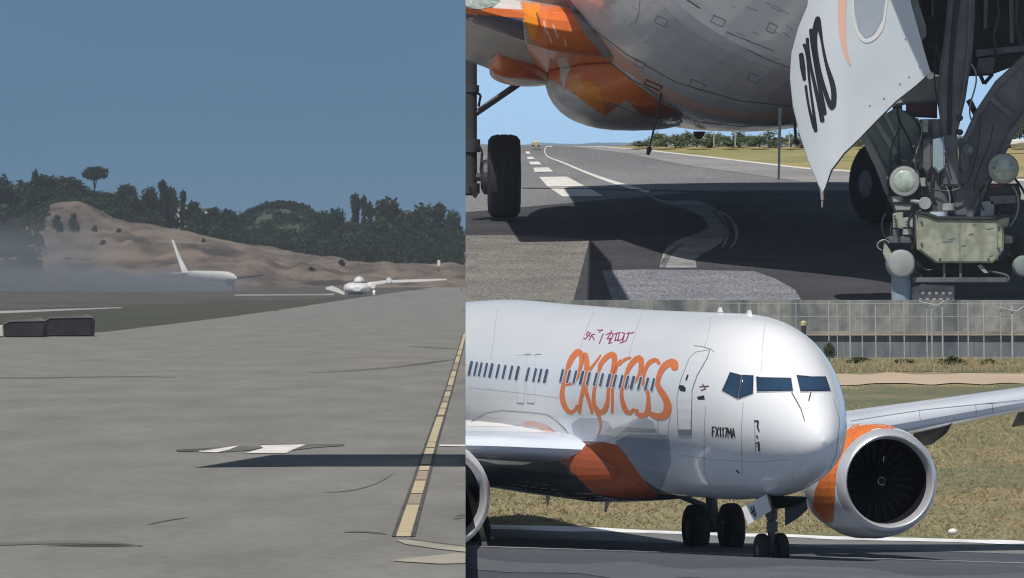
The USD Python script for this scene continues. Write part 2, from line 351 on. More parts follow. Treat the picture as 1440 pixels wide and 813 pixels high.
part(cr, 'stripe', ground_patch([(550, 791), (600, 785), (640, 781), (654.5, 780.6), (654.5, 795), (620, 796), (570, 793)], 0.036, 8), M['cream_paint'])
part(cr, 'black_edge', ground_patch([(575, 760.5), (620, 766.3), (654.5, 770.5), (654.5, 772), (620, 768), (575, 762)], 0.036, 8), M['tar'])
sc = thing('tyre_marks', 'dark rubber streaks and cracks across the grey taxiway', 'tyre marks', G(300, 700), kind='stuff')
for pts, w in [([(435, 525), (520, 520), (600, 512), (648, 505)], 2.0), ([(-60, 530), (60, 532), (160, 530.5), (247, 531.6)], 1.6), ([(-80, 768), (40, 766), (110, 765), (200, 770)], 5), ([(483, 751), (510, 750), (545, 754)], 2.2), ([(455, 694), (480, 693), (520, 685), (556, 665)], 1.0), ([(575, 487), (620, 490), (645, 491)], 1.0), ([(205, 741), (230, 735), (265, 730)], 1.2), ([(637, 731), (654, 728)], 4)]:
    part(sc, 'streak', ground_patch(brush(pts, [0.3, w, w * 0.8, w, 0.3], 24).buffer(0), 0.031, 20), M['scuff'])
for pts, w in [([(560, 516), (600, 511), (640, 506)], 1.0), ([(60, 769.5), (130, 769.8), (200, 770.2)], 1.6), ([(641, 729), (648, 727), (654, 727)], 2.0)]:
    part(sc, 'streak', ground_patch(brush(pts, [0.2, w, w, 0.2], 16).buffer(0), 0.034, 20), M['tar'])

# hill: sand slope with the wooded crest
cr_x = [-260, -60, 0, 40, 62, 78, 112, 150, 190, 240, 290, 330, 370, 420, 470, 520, 600, 700]
cr_y = [352, 352, 350, 330, 303, 286, 283, 303, 315, 322, 331, 340, 346, 356, 365, 369, 372, 372]
bs_x = [-260, 0, 200, 330, 450, 560, 700]; bs_y = [425, 420, 414, 408, 402, 395, 390]
def crest(px): return float(np.interp(px, cr_x, cr_y))
def hill_z(px, Y):
    b, c = np.interp(px, bs_x, bs_y), np.interp(px, cr_x, cr_y)
    t = np.minimum(1, (Y - 1760) / 390); zc = HC + (H0 - c) / F * 2150; zb = np.minimum(gz(1760) - 0.3, HC + (H0 - b) / F * 1760 - 1.0)
    x = (px - CX) / F * 2150; z = zb + (zc - zb) * (0.55 * t + 0.45 * t * t * (3 - 2 * t))
    z = z + (meshkit.fbm(np.stack([x / 10, Y / 22, 0 * x], -1), 5, 3) - 0.5) * 8.5 * np.sin(np.pi * np.clip(t * 0.9 + 0.05, 0, 1)) ** 0.5
    return np.where(Y > 2150, zc - (Y - 2150) * 0.01, z)
def hill():
    pxs = np.linspace(-260, 654.6, 150); Ys = np.r_[np.linspace(1760, 2150, 26), np.linspace(2170, 2500, 10)]
    X, Yg = np.meshgrid(pxs, Ys); Z = hill_z(X, Yg)
    v = np.stack([np.where(X > 650, (X - CX) / F * Yg, (X - CX) / F * 2150), Yg, Z], -1).reshape(-1, 3); f = []; n = len(pxs)
    for i in range(len(Ys) - 1):
        for j in range(n - 1):
            a = i * n + j; f += [(a, a + 1, a + n + 1), (a, a + n + 1, a + n)]
    return trimesh.Trimesh(v, f, process=False)
single('hill', hill(), M['sand_hill'], kind='structure', smooth=True)

def crown(blobs, n, size, seed):
    r = np.random.default_rng(seed); vs, fs = [], []
    tot = sum(b[3] * b[4] * b[5] for b in blobs) ** 1.0
    for (cx, cy, cz, rx_, ry_, rz_) in blobs:
        k = max(12, int(n * (rx_ * ry_ * rz_) / tot))
        d = r.normal(size=(k, 3)); d /= np.linalg.norm(d, axis=1, keepdims=True)
        rad = r.random(k) ** 0.45 * (0.8 + 0.35 * r.random(k))
        c = np.array([cx, cy, cz]) + d * rad[:, None] * np.array([rx_, ry_, rz_])
        a = r.normal(size=(k, 3)); a /= np.linalg.norm(a, axis=1, keepdims=True); b = np.cross(a, r.normal(size=(k, 3))); b /= np.linalg.norm(b, axis=1, keepdims=True)
        sz = size * (0.6 + 0.8 * r.random(k))[:, None]; o = 4 * sum(len(q) for q in vs) // 4
        vs.append(np.stack([c - a * sz, c + b * sz * 0.6, c + a * sz, c - b * sz * 0.6], 1).reshape(-1, 3)); q = o + 4 * np.arange(k)[:, None]
        fs.append(np.concatenate([q + [0, 1, 2], q + [0, 2, 3]]))
    return trimesh.Trimesh(np.concatenate(vs), np.concatenate(fs), process=False)
def tree_kind(name, blobs, n, size, leaf, seed, limbs=True, trunk=0.035):
    """A tree 1 m tall as a class of its own: trunk with limbs, and a crown of leaf clumps."""
    path = f'/World/{name}_kind'; c = stage.CreateClassPrim(path)
    UsdGeom.Xform.Define(stage, path + '/x'); stage.RemovePrim(path + '/x')
    c.SetTypeName('Xform'); top = max(b[2] for b in blobs)
    tr = [tube((0, 0, -0.06), (0, 0, top), trunk, trunk * 0.35, 7)]
    for b in blobs[:5]:
        tr.append(tube((0, 0, max(0.1, b[2] * 0.55)), b[:3], trunk * 0.45, trunk * 0.15, 5))
    usdkit.mesh(stage, path + '/trunk', trimesh.util.concatenate(tr), M['bark'])
    usdkit.mesh(stage, path + '/crown', crown(blobs, n, size, seed), leaf)
    return path
def plant(kind, name, loc, h, w, label, group=None, cat='tree', rz=0):
    path = numbered('/World', name); x = UsdGeom.Xform.Define(stage, path); p = x.GetPrim()
    p.GetReferences().AddInternalReference(kind); p.SetInstanceable(True); place(p, loc, rz, (w, w, h)); keys(p, label, cat, group); ORIGIN[path] = np.array(loc); return path
def blobs_round(seed, k=9, w=0.42, z0=0.25, z1=0.85, r0=0.17):
    r = np.random.default_rng(seed); out = [(0, 0, (z0 + z1) / 2, w * 0.62, w * 0.62, (z1 - z0) * 0.45)]
    for i in range(k):
        a = r.random() * 6.28; z = z0 + (z1 - z0) * r.random(); q = w * (0.35 + 0.4 * r.random()) * math.sin(math.pi * min(0.95, 0.25 + 0.75 * (z - z0) / (z1 - z0 + 1e-6)))
        s = r0 * (0.7 + 0.7 * r.random()); out.append((q * math.cos(a), q * math.sin(a), z, s, s, s * 0.85))
    out.append((0, 0, z1, r0 * 0.9, r0 * 0.9, r0 * 0.8)); return out
K_round = [tree_kind(f'broad_tree_{c}', blobs_round(s, 12, z0=0.15), 2200, 0.04, M['leaf_dark'], s) for c, s in (('a', 1), ('b', 2), ('c', 3))]
K_slim = tree_kind('slim_tree', blobs_round(5, 9, 0.16, 0.2, 0.9, 0.09), 1000, 0.035, M['leaf_dark'], 5)
K_top = tree_kind('umbrella_tree', [(0, 0, 0.82, 0.34, 0.3, 0.13), (0.16, 0, 0.78, 0.22, 0.2, 0.1), (-0.16, 0.05, 0.86, 0.2, 0.2, 0.1)], 1500, 0.035, M['leaf_dark'], 6, trunk=0.028)
K_bush = tree_kind('low_bush', blobs_round(8, 7, 0.6, 0.1, 0.75, 0.26), 600, 0.07, M['leaf_dark'], 8)
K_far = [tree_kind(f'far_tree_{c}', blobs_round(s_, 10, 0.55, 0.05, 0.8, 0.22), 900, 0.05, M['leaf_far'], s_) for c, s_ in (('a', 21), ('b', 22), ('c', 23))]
K_green = tree_kind('green_tree', blobs_round(11, 9, 0.5, 0.2, 0.8, 0.2), 900, 0.045, M['leaf_green'], 11)
# (x, top, width, kind, distance, label)
TR = [(-30, 243, 70, 0, 2230, None), (4, 248, 44, 1, 2230, 'dark flat topped tree at the far left end of the wooded crest'), (33, 256, 40, 2, 2260, 'dark tree second from the left end of the wooded crest'), (50, 241, 12, 's', 2220, 'thin dark tip standing out of the left woods above the sand slope'), (62, 247, 50, 1, 2210, 'broad dark tree left of the pale sand cliff top'),
      (90, 250, 48, 0, 2215, 'broad dark tree right above the pale sand cliff'), (112, 262, 40, 2, 2225, 'dark tree between the sand cliff and the umbrella shaped tree'), (133, 234, 46, 'u', 2200, 'umbrella shaped dark tree that stands tallest on the wooded crest'), (152, 272, 34, 0, 2240, 'small dark tree just right of the umbrella shaped tree'),
      (178, 260, 36, 1, 2190, 'dense rounded dark tree right of the umbrella shaped tree'), (197, 281, 34, 2, 2200, 'low dark tree between two rounded trees on the crest'), (211, 266, 26, 0, 2195, 'upright oval tree left of the pale gap in the crest woods'), (229, 255, 15, 's', 2185, 'slim tree with a small tuft on top beside the pale gap'), (239, 264, 22, 2, 2190, 'tall narrow tree right of the pale gap on the crest'),
      (257, 269, 12, 's', 2190, 'thin column tree behind the crest with pale sky each side'), (271, 283, 24, 1, 2190, 'short dense tree right of the thin column tree'), (300, 292, 26, 2, 2230, 'small tree top before the pale roofs on the crest'), (320, 296, 30, 0, 2240, 'small tree where the crest meets the domed hill'),
      (455, 298, 30, 2, 2330, 'small tree right of the domed hill'), (474, 296, 30, 0, 2320, 'dark tree left of the three slim trees'), (500, 274, 18, 's', 2300, 'tallest of the three slim trees right of the domed hill'), (512, 277, 12, 's', 2300, 'middle one of the three slim trees right of the domed hill'), (520, 286, 13, 's', 2300, 'shortest of the three slim trees right of the domed hill'),
      (546, 279, 46, 1, 2290, 'large rounded tree right of the three slim trees'), (576, 298, 34, 2, 2310, 'lower tree between the two large trees at right'), (597, 291, 44, 0, 2290, 'large tree with broad top near the right end of the woods'), (618, 288, 22, 's', 2290, 'narrow pointed tree at the right end of the woods'), (636, 296, 26, 1, 2290, 'rounded tree ending the woods at the right'), (490, 312, 40, 1, 2280, 'low spreading tree below the three slim trees'), (530, 312, 40, 2, 2280, 'low spreading tree in front of the large rounded tree'), (565, 318, 44, 0, 2270, 'low dense tree at the foot of the right woods'), (606, 318, 44, 1, 2270, 'low dense tree before the large broad topped tree'), (638, 322, 22, 2, 2270, 'low tree by the small white marker at the right')]
for i, (x, top, w, k, Y, lab) in enumerate(TR):
    if lab is None: lab = 'dark tree cut by the left border of the picture'
    base = crest(x) + 6; lo = P(x, base, Y); h = (base - top) * Y / F * 1.04; s = Y / F
    kd = K_slim if k == 's' else K_top if k == 'u' else K_round[k]
    ww = w * s * (1.5 if k in ('s', 'u') else 2.1) / {'s': 0.42, 'u': 1.1}.get(k, 0.98)
    plant(kd, 'slim_tree' if k == 's' else 'umbrella_tree' if k == 'u' else 'broad_tree', lo, h, ww, lab, 'trees on the wooded crest', rz=37 * i)
# undergrowth along the crest, one mass
def undergrowth():
    r = np.random.default_rng(4); out = []
    for i in range(330):
        x = r.uniform(-200, 648); c = crest(x); t = r.random()
        hpx = (44 if x < 60 else 36 + 14 * (x > 430)) * (0.5 + 0.7 * r.random())
        if 66 < x < 125: hpx *= 0.5
        Y = 2165 + 60 * r.random(); p = P(x, c + 2, Y); s = Y / F
        out.append((p[0], p[1], p[2] + hpx * s * 0.35 * (0.3 + t), 9 * s, 9 * s, hpx * s * 0.45))
    for i in range(560):
        t = r.random() ** 0.8; Y = 1800 + 350 * t; x = 720 + (r.uniform(-60, 66 - 16 * (1 - t)) - 720) * Y / 2150
        z = float(hill_z(np.array(x), np.array(Y))); s = Y / F; out.append(((x - CX) / F * 2150, Y, z + 1.2, 9 * s, 9 * s, 8 * s))
    return crown(out, 66000, 0.55, 9)
single('undergrowth', undergrowth(), M['leaf_dark'], 'dark undergrowth that fills the woods along the crest', 'undergrowth', kind='stuff')
# domed wooded hill
def dome_hill():
    v, f = [], []; n, k = 50, 12
    for j in range(k):
        for i in range(n):
            px = 300 + 175 * i / (n - 1); t = j / (k - 1)
            pk = np.interp(px, [300, 322, 345, 375, 400, 430, 448, 475], [352, 310, 297, 286, 287, 298, 318, 356])
            Y = 2260 + 220 * t; y0 = 358; z0, z1 = P(px, y0, Y)[2], P(px, pk, 2400)[2]
            z = z0 + (z1 - z0) * math.sin(min(1, t * 1.3) * math.pi / 2); v.append(((px - CX) / F * 2350, Y, z))
    for j in range(k - 1):
        for i in range(n - 1):
            a = j * n + i; f += [(a, a + 1, a + n + 1), (a, a + n + 1, a + n)]
    return trimesh.Trimesh(v, f, process=False)
dh = dome_hill(); single('wooded_hill', dh, M['hill_green'], kind='structure', smooth=True)
def canopy():
    r = np.random.default_rng(12); pts, fi = trimesh.sample.sample_surface(dh, 420, seed=5)
    return crown([(p[0], p[1] - 1, p[2] + 0.2, 3.0, 3.0, 1.6) for p in pts], 24000, 0.55, 13)
single('hill_canopy', canopy(), M['leaf_dark'], 'green tree canopy covering the domed hill', 'woods', kind='stuff')
# scrub on the sand slope
for i, (x, y, w, h, lab) in enumerate([(80, 318, 26, 20, 'green scrub at the left under the pale sand cliff'), (104, 317, 22, 22, 'green scrub at the right under the pale sand cliff'), (134, 323, 12, 8, 'small dark bush alone on the sand slope'), (168, 325, 12, 5, 'flat bush on the sand slope below the crest trees'), (145, 342, 16, 6, 'low bush on the sand ridge right of the scrub'), (286, 339, 8, 5, 'tiny bush on the sand slope under the crest at centre'), (437, 379, 14, 5, 'flat dark bush on the slope below the domed hill'), (480, 371, 16, 8, 'grey bush on the slope below the slim trees')]):
    Y = 1990 if y < 350 else 1960; lo = P(x, y + h * 0.45, Y - 60); plant(K_bush, 'bush', lo, h * 1.2 * Y / F, w * Y / F / 1.3, lab, 'bushes on the sand slope', 'bush', 50 * i)
# pale buildings behind the crest
def block(name, x0, x1, y0, y1, Y, lab, wins):
    b = thing(name, lab, 'building', P((x0 + x1) / 2, y1, Y), 'pale buildings behind the crest'); s = Y / F
    part(b, 'wall', slab([(x0, y0), (x1, y0), (x1, y1), (x0, y1)], Y, 8), M['white_wall'])
    part(b, 'roof', slab([(x0 - 1, y0 - 1.2), (x1 + 1, y0 - 1.2), (x1 + 1, y0 - 0.02), (x0 - 1, y0 - 0.02)], Y - 0.4, 9), M['grey_cover'])
    for a, c in wins: part(b, 'window', slab([(a, c), (a + 2.2, c), (a + 2.2, c + 3), (a, c + 3)], Y - 0.06, 0.2), M['window_dark'])
block('tower_block', 221, 234, 284, 320, 2330, 'narrow pale tower block showing between the crest trees', [(223, 288), (229, 288), (223, 295), (229, 295)])
block('house', 282, 306, 294, 330, 2360, 'pale house with a low roof behind the crest near the domed hill', [(286, 297), (293, 297), (300, 297)])
block('house', 250, 263, 289, 325, 2350, 'pale narrow house behind the thin column tree', [(253, 292), (258, 292)])
mk = thing('marker_post', 'small white marker board on a post at the right end of the sand slope', 'marker', P(617, 376, 1900))
part(mk, 'board', slab([(615, 366), (619, 366), (619, 374), (615, 374)], 1900, 0.3), M['white_plain']); part(mk, 'post', slab([(616.5, 374), (617.5, 374), (617.5, 382), (616.5, 382)], 1900, 0.3), M['dark_metal'])

# airliner rolling out in its own tyre smoke
def ring(px, py, ry, Y, dx=0, n=20, rz=None):
    s = Y / F; c = P(px, py, Y); t = np.linspace(0, 2 * np.pi, n, endpoint=False)
    return [c + np.array([dx * s * math.sin(a), ry * s * math.sin(a) * 0.0 + ry * s * math.cos(a), (rz or ry) * s * math.sin(a)]) for a in t]
def ringx(px, py, r, Y, n=20):
    """A ring across an axis that runs mostly along the picture."""
    s = Y / F; c = P(px, py, Y); t = np.linspace(0, 2 * np.pi, n, endpoint=False)
    return [c + np.array([0, r * s * math.cos(a), r * s * math.sin(a)]) for a in t]
Ya = 1690
pl = thing('airliner', 'white airliner with a thin tail fin rolling in tyre smoke before the sand slope', 'airliner', P(296, 407, Ya))
part(pl, 'fuselage', loft([ringx(256, 384.5, 1.2, Ya + 14), ringx(263, 385.5, 4, Ya + 10), ringx(272, 386.5, 5.8, Ya + 6), ringx(290, 388, 7.0, Ya), ringx(312, 389, 7.6, Ya - 5), ringx(322, 389.5, 7.0, Ya - 7), ringx(329, 390.4, 5, Ya - 9), ringx(333, 391.4, 1.5, Ya - 10)]), M['white_plain'], True)
part(pl, 'tail_fin', slab([(241, 337), (244, 337.5), (253, 360), (264, 381), (262, 386), (257, 386), (249, 362)], Ya + 11, 0.6), M['white_plain'])
part(pl, 'tailplane', slab([(240, 383.5), (262, 383), (262, 384.4), (240, 384.6)], Ya + 9, 2.5), M['white_plain'])
part(pl, 'wing', slab([(318, 391), (345, 388.5), (371, 386), (371, 387.6), (345, 391), (318, 395)], Ya - 6, 2.2), M['dark_metal'])
part(pl, 'engine', lathe(P(322, 397.5, Ya - 12), P(322, 397.5, Ya - 7), [(0, 0.55), (0.1, 0.95), (0.6, 1.0), (1, 0.6)], 16), M['dark_metal'])
for q in (305, 327): part(pl, 'wheel', lathe(P(q, 405.0, Ya - 7), P(q + 3, 405.0, Ya - 7), [(0, 0.45), (0.2, 0.62), (0.8, 0.62), (1, 0.45)], 16), M['rubber'])
for q in (305, 327): part(pl, 'gear_leg', tube(P(q + 1.5, 405, Ya - 7), P(q + 1.5, 394, Ya - 6), 0.15), M['dark_metal'])
# second white aircraft, seen nose on, with one long wing out to the right
Yb = 1330
pb = thing('airliner', 'white aircraft seen nose on with one long wing reaching right along the grass edge', 'airliner', P(503, 417, Yb))
part(pb, 'fuselage', oval([(Yb - 4, 502, 406.5, 6, 3), (Yb - 3, 502, 406.3, 13, 6), (Yb, 502, 406, 18, 8.2), (Yb + 8, 502, 405.5, 19, 8.6), (Yb + 14, 502, 405, 12, 6)]), M['white_plain'], 40)
part(pb, 'cockpit', lathe(P(505, 396.4, Yb + 1), P(505, 396.4, Yb + 8), [(0, 0.45), (0.15, 1.0), (0.6, 1.15), (1, 0.6)], 18), M['white_plain'], 40)
part(pb, 'windscreen', slab([(497, 396.5), (513, 395.8), (512, 398), (498, 398.6)], Yb + 0.85, 0.3), M['window_dark'])
part(pb, 'wing', slab([(458, 404.5), (466, 402), (474, 405), (486, 412.5), (484, 415), (470, 410), (458, 406.8)], Yb + 4, 3), M['white_plain'], label='short drooping left wing')
part(pb, 'wing', slab([(516, 397.6), (540, 394.2), (592, 392.6), (628, 392.2), (628, 393.6), (592, 396.2), (545, 398), (518, 402)], Yb + 6, 4), M['white_plain'], label='long straight right wing')
for q, y_, r_ in ((524, 402, 4.5), (547, 394.4, 4.2)): part(pb, 'engine', lathe(P(q, y_, Yb + 1), P(q, y_, Yb + 7), [(0, r_ * 0.128), (0.12, r_ * 0.148), (0.7, r_ * 0.148), (1, r_ * 0.09)], 18), M['white_plain'])
for q in (487, 524): part(pb, 'wheel', lathe(P(q, 412.5, Yb), P(q + 4, 412.5, Yb), [(0, 0.5), (0.2, 0.7), (0.8, 0.7), (1, 0.5)], 16), M['white_plain'])
# dark covered blocks at the taxiway edge
for i, (x0, x1, y0, y1, lab) in enumerate([(6, 62, 452, 474.0, 'dark covered block at the left end of the row by the taxiway edge'), (63, 130, 447.2, 473, 'longer dark covered block at the right end of the row by the taxiway edge')]):
    Y = gY(474.5) - 1 + i * 6; b = thing('covered_block', lab, 'covered block', P((x0 + x1) / 2, y1, Y), 'dark blocks at the taxiway edge')
    part(b, 'body', slab([(x0, y0 + 5), (x0 + 8, y0 + 1), (x1 - 3, y0), (x1, y0 + 4), (x1 - 1, y1), (x0 + 1, y1)], Y, 3.2, 1.5), M['dark_block'])
    part(b, 'cover', slab([(x0 - 3, y0 + 4.4), (x0 + 7, y0 - 1), (x1 - 10, y0 - 4.5), (x1 - 2, y0 - 0.4), (x0 + 8, y0 + 0.6), (x0 - 1, y0 + 5)], Y - 0.05, 3.6), M['grey_cover'])
    part(b, 'skid', slab([(x0 + 3, y1 + 0.03), (x1 - 3, y1 + 0.03), (x1 - 3, y1 + 1.2), (x0 + 3, y1 + 1.2)], Y + 0.3, 2.6), M['dark_metal'])
cb = thing('kerb_stone', 'small pale kerb stone left of the dark covered blocks', 'kerb stone', P(1, 474, gY(474.5)))
part(cb, 'stone', slab([(-6, 458), (4, 457), (5, 473), (-6, 474)], gY(474.5), 1.2, 1.0), M['pale_paint'])
# the wing overhead (out of the frame) whose shadow lies across the taxiway
def overhead(poly, z, th):
    """A flat body at height z whose shadow on the taxiway has the given outline in the photograph."""
    k = S / S[2]; pts = [G(a, b) for a, b in poly]
    q = Polygon([(p[0] + k[0] * z, p[1] + k[1] * z) for p in pts]).buffer(0)
    m = trimesh.creation.extrude_polygon(q, th, engine='earcut'); m.apply_translation((0, 0, z)); return m
wg = thing('aircraft_wing', 'dark wing overhead that shades a long pointed strip of the taxiway', 'wing', (-8, 145, 15))
part(wg, 'panel', overhead([(272, 659.2), (376, 642), (384, 640.8), (450, 640.4), (660, 640.2), (660, 657.5), (440, 657.5), (330, 658.5)], 15, 0.25), M['grey_cover'])

# ------------------------------------------------------------------ RIGHT FIELD, LOWER: apron, bank, wall
M['asphalt_low'] = mat('asphalt_low', (0.055, 0.062, 0.078), 0.85, col2=(0.09, 0.098, 0.118), scale=0.12, stretch=(0.3, 1, 1), detail=6, fine=(6, 0.8), bump=0.2, bscale=8)
M['worn'] = mat('worn', (0.075, 0.083, 0.10), 0.85, col2=(0.13, 0.14, 0.16), scale=0.15, stretch=(0.3, 1, 1), detail=6, fine=(5, 0.8))
M['asphalt_mid'] = mat('asphalt_mid', (0.17, 0.17, 0.17), 0.85, col2=(0.23, 0.23, 0.235), scale=0.15, stretch=(0.3, 1, 1), detail=6, fine=(5, 0.85))
M['bank_grass'] = mat('bank_grass', (0.30, 0.25, 0.15), 0.95, col2=(0.19, 0.20, 0.10), scale=0.09, stretch=(0.45, 0.7, 1), detail=7, lo=0.42, hi=0.6, fine=(1.6, 0.72), bump=0.6, bscale=2.5)
M['bank_green'] = mat('bank_green', (0.14, 0.155, 0.085), 0.95, col2=(0.23, 0.2, 0.12), scale=0.12, stretch=(0.5, 1, 1), detail=7, lo=0.45, hi=0.65, fine=(1.8, 0.75), bump=0.5, bscale=2.5)
M['sand_track'] = mat('sand_track', (0.42, 0.33, 0.24), 0.95, col2=(0.5, 0.41, 0.31), scale=0.2, stretch=(0.5, 1, 1))
M['edge_paint'] = mat('edge_paint', (0.5, 0.5, 0.5), 0.7, col2=(0.85, 0.85, 0.85), scale=0.55, stretch=(1, 0.3, 1), lo=0.35, hi=0.5)
M['stained_wall'] = mat('stained_wall', (0.13, 0.155, 0.165), 0.9, col2=(0.38, 0.375, 0.35), scale=0.55, stretch=(1.6, 1, 0.35), detail=7, lo=0.36, hi=0.66, fine=(2.5, 0.75))
M['wall_low'] = mat('wall_low', (0.08, 0.10, 0.13), 0.9, col2=(0.20, 0.215, 0.235), scale=0.7, stretch=(1.5, 1, 0.4), detail=6, lo=0.35, hi=0.65)
M['wall_ledge'] = mat('wall_ledge', (0.22, 0.185, 0.15), 0.9, col2=(0.38, 0.32, 0.26), scale=0.5, detail=6)
M['pale_post'] = mat('pale_post', (0.46, 0.48, 0.49), 0.6, col2=(0.36, 0.37, 0.38), scale=2)
M['wire'] = mat('wire', (0.35, 0.36, 0.36), 0.5)
LP = [(100, -1.1), (128, -1.12), (143, -1.66), (150, -1.72), (158, -1.78), (175, -1.29), (230, -0.8), (262, -0.45), (272, 0.0), (282, 0.33), (297, 0.77), (300.2, 0.8)]
def lz(x, Y):
    k = 0.0306 * float(np.clip((250 - Y) / 90, 0, 1))
    return float(np.interp(Y, *zip(*LP))) - k * (x - (1085 - CX) / F * 128)
rows2 = np.r_[np.arange(100, 150, 4), np.arange(150, 180, 2.5), np.arange(180, 300, 6), 300.3]
L2, R2 = (lambda Y: KB * Y), (lambda Y: 0.1 * Y + 6)
def strip(Y0, Y1, lift, n=28, L=L2, R=R2, step=3.0):
    rs = np.linspace(Y0, Y1, max(2, int((Y1 - Y0) / step) + 1)); return sheet(L, R, rs, lambda x, Y: lz(x, Y) + lift, n)
single('bank', [sheet(L2, R2, rows2, lz, 28), skirt(L2, rows2, lz)], M['bank_grass'], kind='structure')
single('apron', strip(100, 149, 0.02), M['asphalt_low'], kind='structure')
single('apron_shoulder', strip(148.5, 156.2, 0.026), M['asphalt_mid'], kind='structure')
def wav(Y0, Y1, a, seed, lift, name, m_, **kw):
    """A painted or worn strip whose edges waver a little."""
    v, f = [], []; n = 160
    for i in range(n):
        for j, Yb_ in enumerate((Y0, Y1)):
            x = L2(Y0) + (R2(Y0) - L2(Y0)) * i / (n - 1); q = Yb_ + (meshkit.noise(np.array([x * 0.9, j * 9.0, seed])) - 0.5) * a; v.append((max(x, L2(q)), q, lz(x, q) + lift))
    for i in range(n - 1): a_ = 2 * i; f += [(a_, a_ + 2, a_ + 3), (a_, a_ + 3, a_ + 1)]
    single(name, trimesh.Trimesh(v, f, process=False), m_, **kw)
wav(155.0, 157.6, 1.3, 3.0, 0.034, 'edge_line', M['edge_paint'], kind='structure')
wav(137.2, 137.9, 0.5, 5.0, 0.034, 'edge_line', M['edge_paint'], kind='structure')
wav(118.0, 123.5, 3.0, 8.0, 0.03, 'worn_strip', M['worn'], kind='structure')
wav(251, 270.5, 4.0, 4.0, 0.02, 'green_strip', M['bank_green'], kind='structure')
wav(180, 197, 7.0, 6.0, 0.02, 'green_strip', M['bank_green'], kind='structure')
wav(272, 281.5, 2.5, 7.0, 0.03, 'sand_track', M['sand_track'], kind='structure')
wav(283, 299.8, 2.0, 9.0, 0.02, 'green_strip', M['bank_green'], kind='structure')

# the retaining wall below the upper field, and its fence
YW = 300.0; sW = YW / F
wall = thing('retaining_wall', 'stained grey retaining wall behind the fence, with a dark lower course and tan ledge', 'wall', P(1050, 505, YW))
wx = [654.7, 740, 830, 920, 1010, 1100, 1190, 1280, 1370, 1460, 1560]
for a, b in zip(wx[:-1], wx[1:]):
    part(wall, 'upper_panel', slab([(a, 422), (b - 0.5, 422), (b - 0.5, 466), (a, 466)], YW + 0.02 * rng.random(), 1.0), M['stained_wall'])
    part(wall, 'lower_panel', slab([(a, 472), (b - 0.5, 472), (b - 0.5, 530), (a, 530)], YW - 0.25 + 0.02 * rng.random(), 1.2), M['wall_low'])
part(wall, 'ledge', slab([(654.7, 466), (1560, 466), (1560, 472), (654.7, 472)], YW - 0.4, 1.3), M['wall_ledge'])
part(wall, 'backing', slab([(654.7, 424), (1560, 424), (1560, 530), (654.7, 530)], YW + 0.7, 0.6), M['wall_low'])
fence = thing('fence', 'fence of slim pale posts with thin wires in front of the stained wall', 'fence', P(1280, 507, 296))
for x, w, y0 in [(1012, 2.0, 426), (1040, 2.2, 425), (1068, 2.0, 425), (1096, 2.2, 424), (1120, 1.8, 424), (1166, 2.4, 424), (1178, 2.0, 426), (1196, 3.2, 424), (1213, 2.2, 428), (1232, 2.6, 430), (1252, 2.0, 424), (1272, 2.4, 424), (1304, 2.6, 424), (1311, 3.0, 424), (1326, 3.6, 428), (1348, 1.8, 424), (1362, 2.8, 424), (1384, 2.6, 424), (1408, 2.0, 424), (1424, 4.0, 430), (1446, 2.4, 424), (1474, 2.4, 424)]:
    p0, p1 = P(x, 512, 296), P(x - 0.8, y0, 296); part(fence, 'post', lathe(p0, p1, [(0, w * 0.012), (0.97, w * 0.011), (1, w * 0.006)], 9), M['pale_post'])
for y in (426.5, 445, 470, 503):
    part(fence, 'wire', pipe([P(1000, y, 296.1), P(1200, y + 1.0, 296.1), P(1400, y + 0.4, 296.1), P(1500, y, 296.1)], 0.012, 5), M['wire'])
for x, y in ((1318, 426), (1430, 434)):
    part(fence, 'brace', pipe([P(x - 26, y - 2, 295.9), P(x, y + 4, 295.9), P(x + 10, y - 3, 295.9)], 0.03, 6), M['pale_post'])
for i, (x, y, w, h, k, lab) in enumerate([(1166, 507, 30, 26, 'g', 'dark leafy bush against the wall beside the airliner nose'), (1340, 521, 70, 20, 'g', 'wide green bush at the foot of the fence under the paired posts'), (1392, 521, 60, 16, 'g', 'low green bush at the foot of the fence near the right border'), (1050, 508, 60, 26, 'd', 'dark bush half hidden by the airliner roof'), (1210, 512, 60, 9, 'd', 'low dark weeds along the fence foot beside the bush'), (1270, 514, 70, 8, 'd', 'low dark weeds along the fence foot under the middle posts')]):
    Y = 291 if k == 'g' else 293; lo = P(x, y, Y); plant(K_green if k == 'g' else K_bush, 'bush', lo, h * 1.1 * Y / F, w * Y / F / 1.25, lab, 'bushes along the fence', 'bush', 40 * i)
mp = thing('marker_light', 'black marker post with a yellow lamp on top behind the airliner roof', 'marker light', P(1130, 490, 285))
part(mp, 'post', lathe(P(1130, 500, 285), P(1130, 458, 285), [(0, 0.11), (1, 0.11)], 14), M['dark_metal']); part(mp, 'lamp', lathe(P(1130, 458, 285), P(1130, 451, 285), [(0, 0.13), (0.6, 0.14), (1, 0.07)], 14), M['yellow_paint'])
part(mp, 'foot', boxm(P(1130, 515, 285) - 0.2, P(1130, 500, 285) + 0.2), M['dark_metal'])
single('white_stone', tri(mani(ball(P(1340, 748, 159), np.array([0.12, 0.12, 0.085]), 2))), M['pale_paint'], 'small white stone in the grass behind the right white line', 'stone', smooth=True)
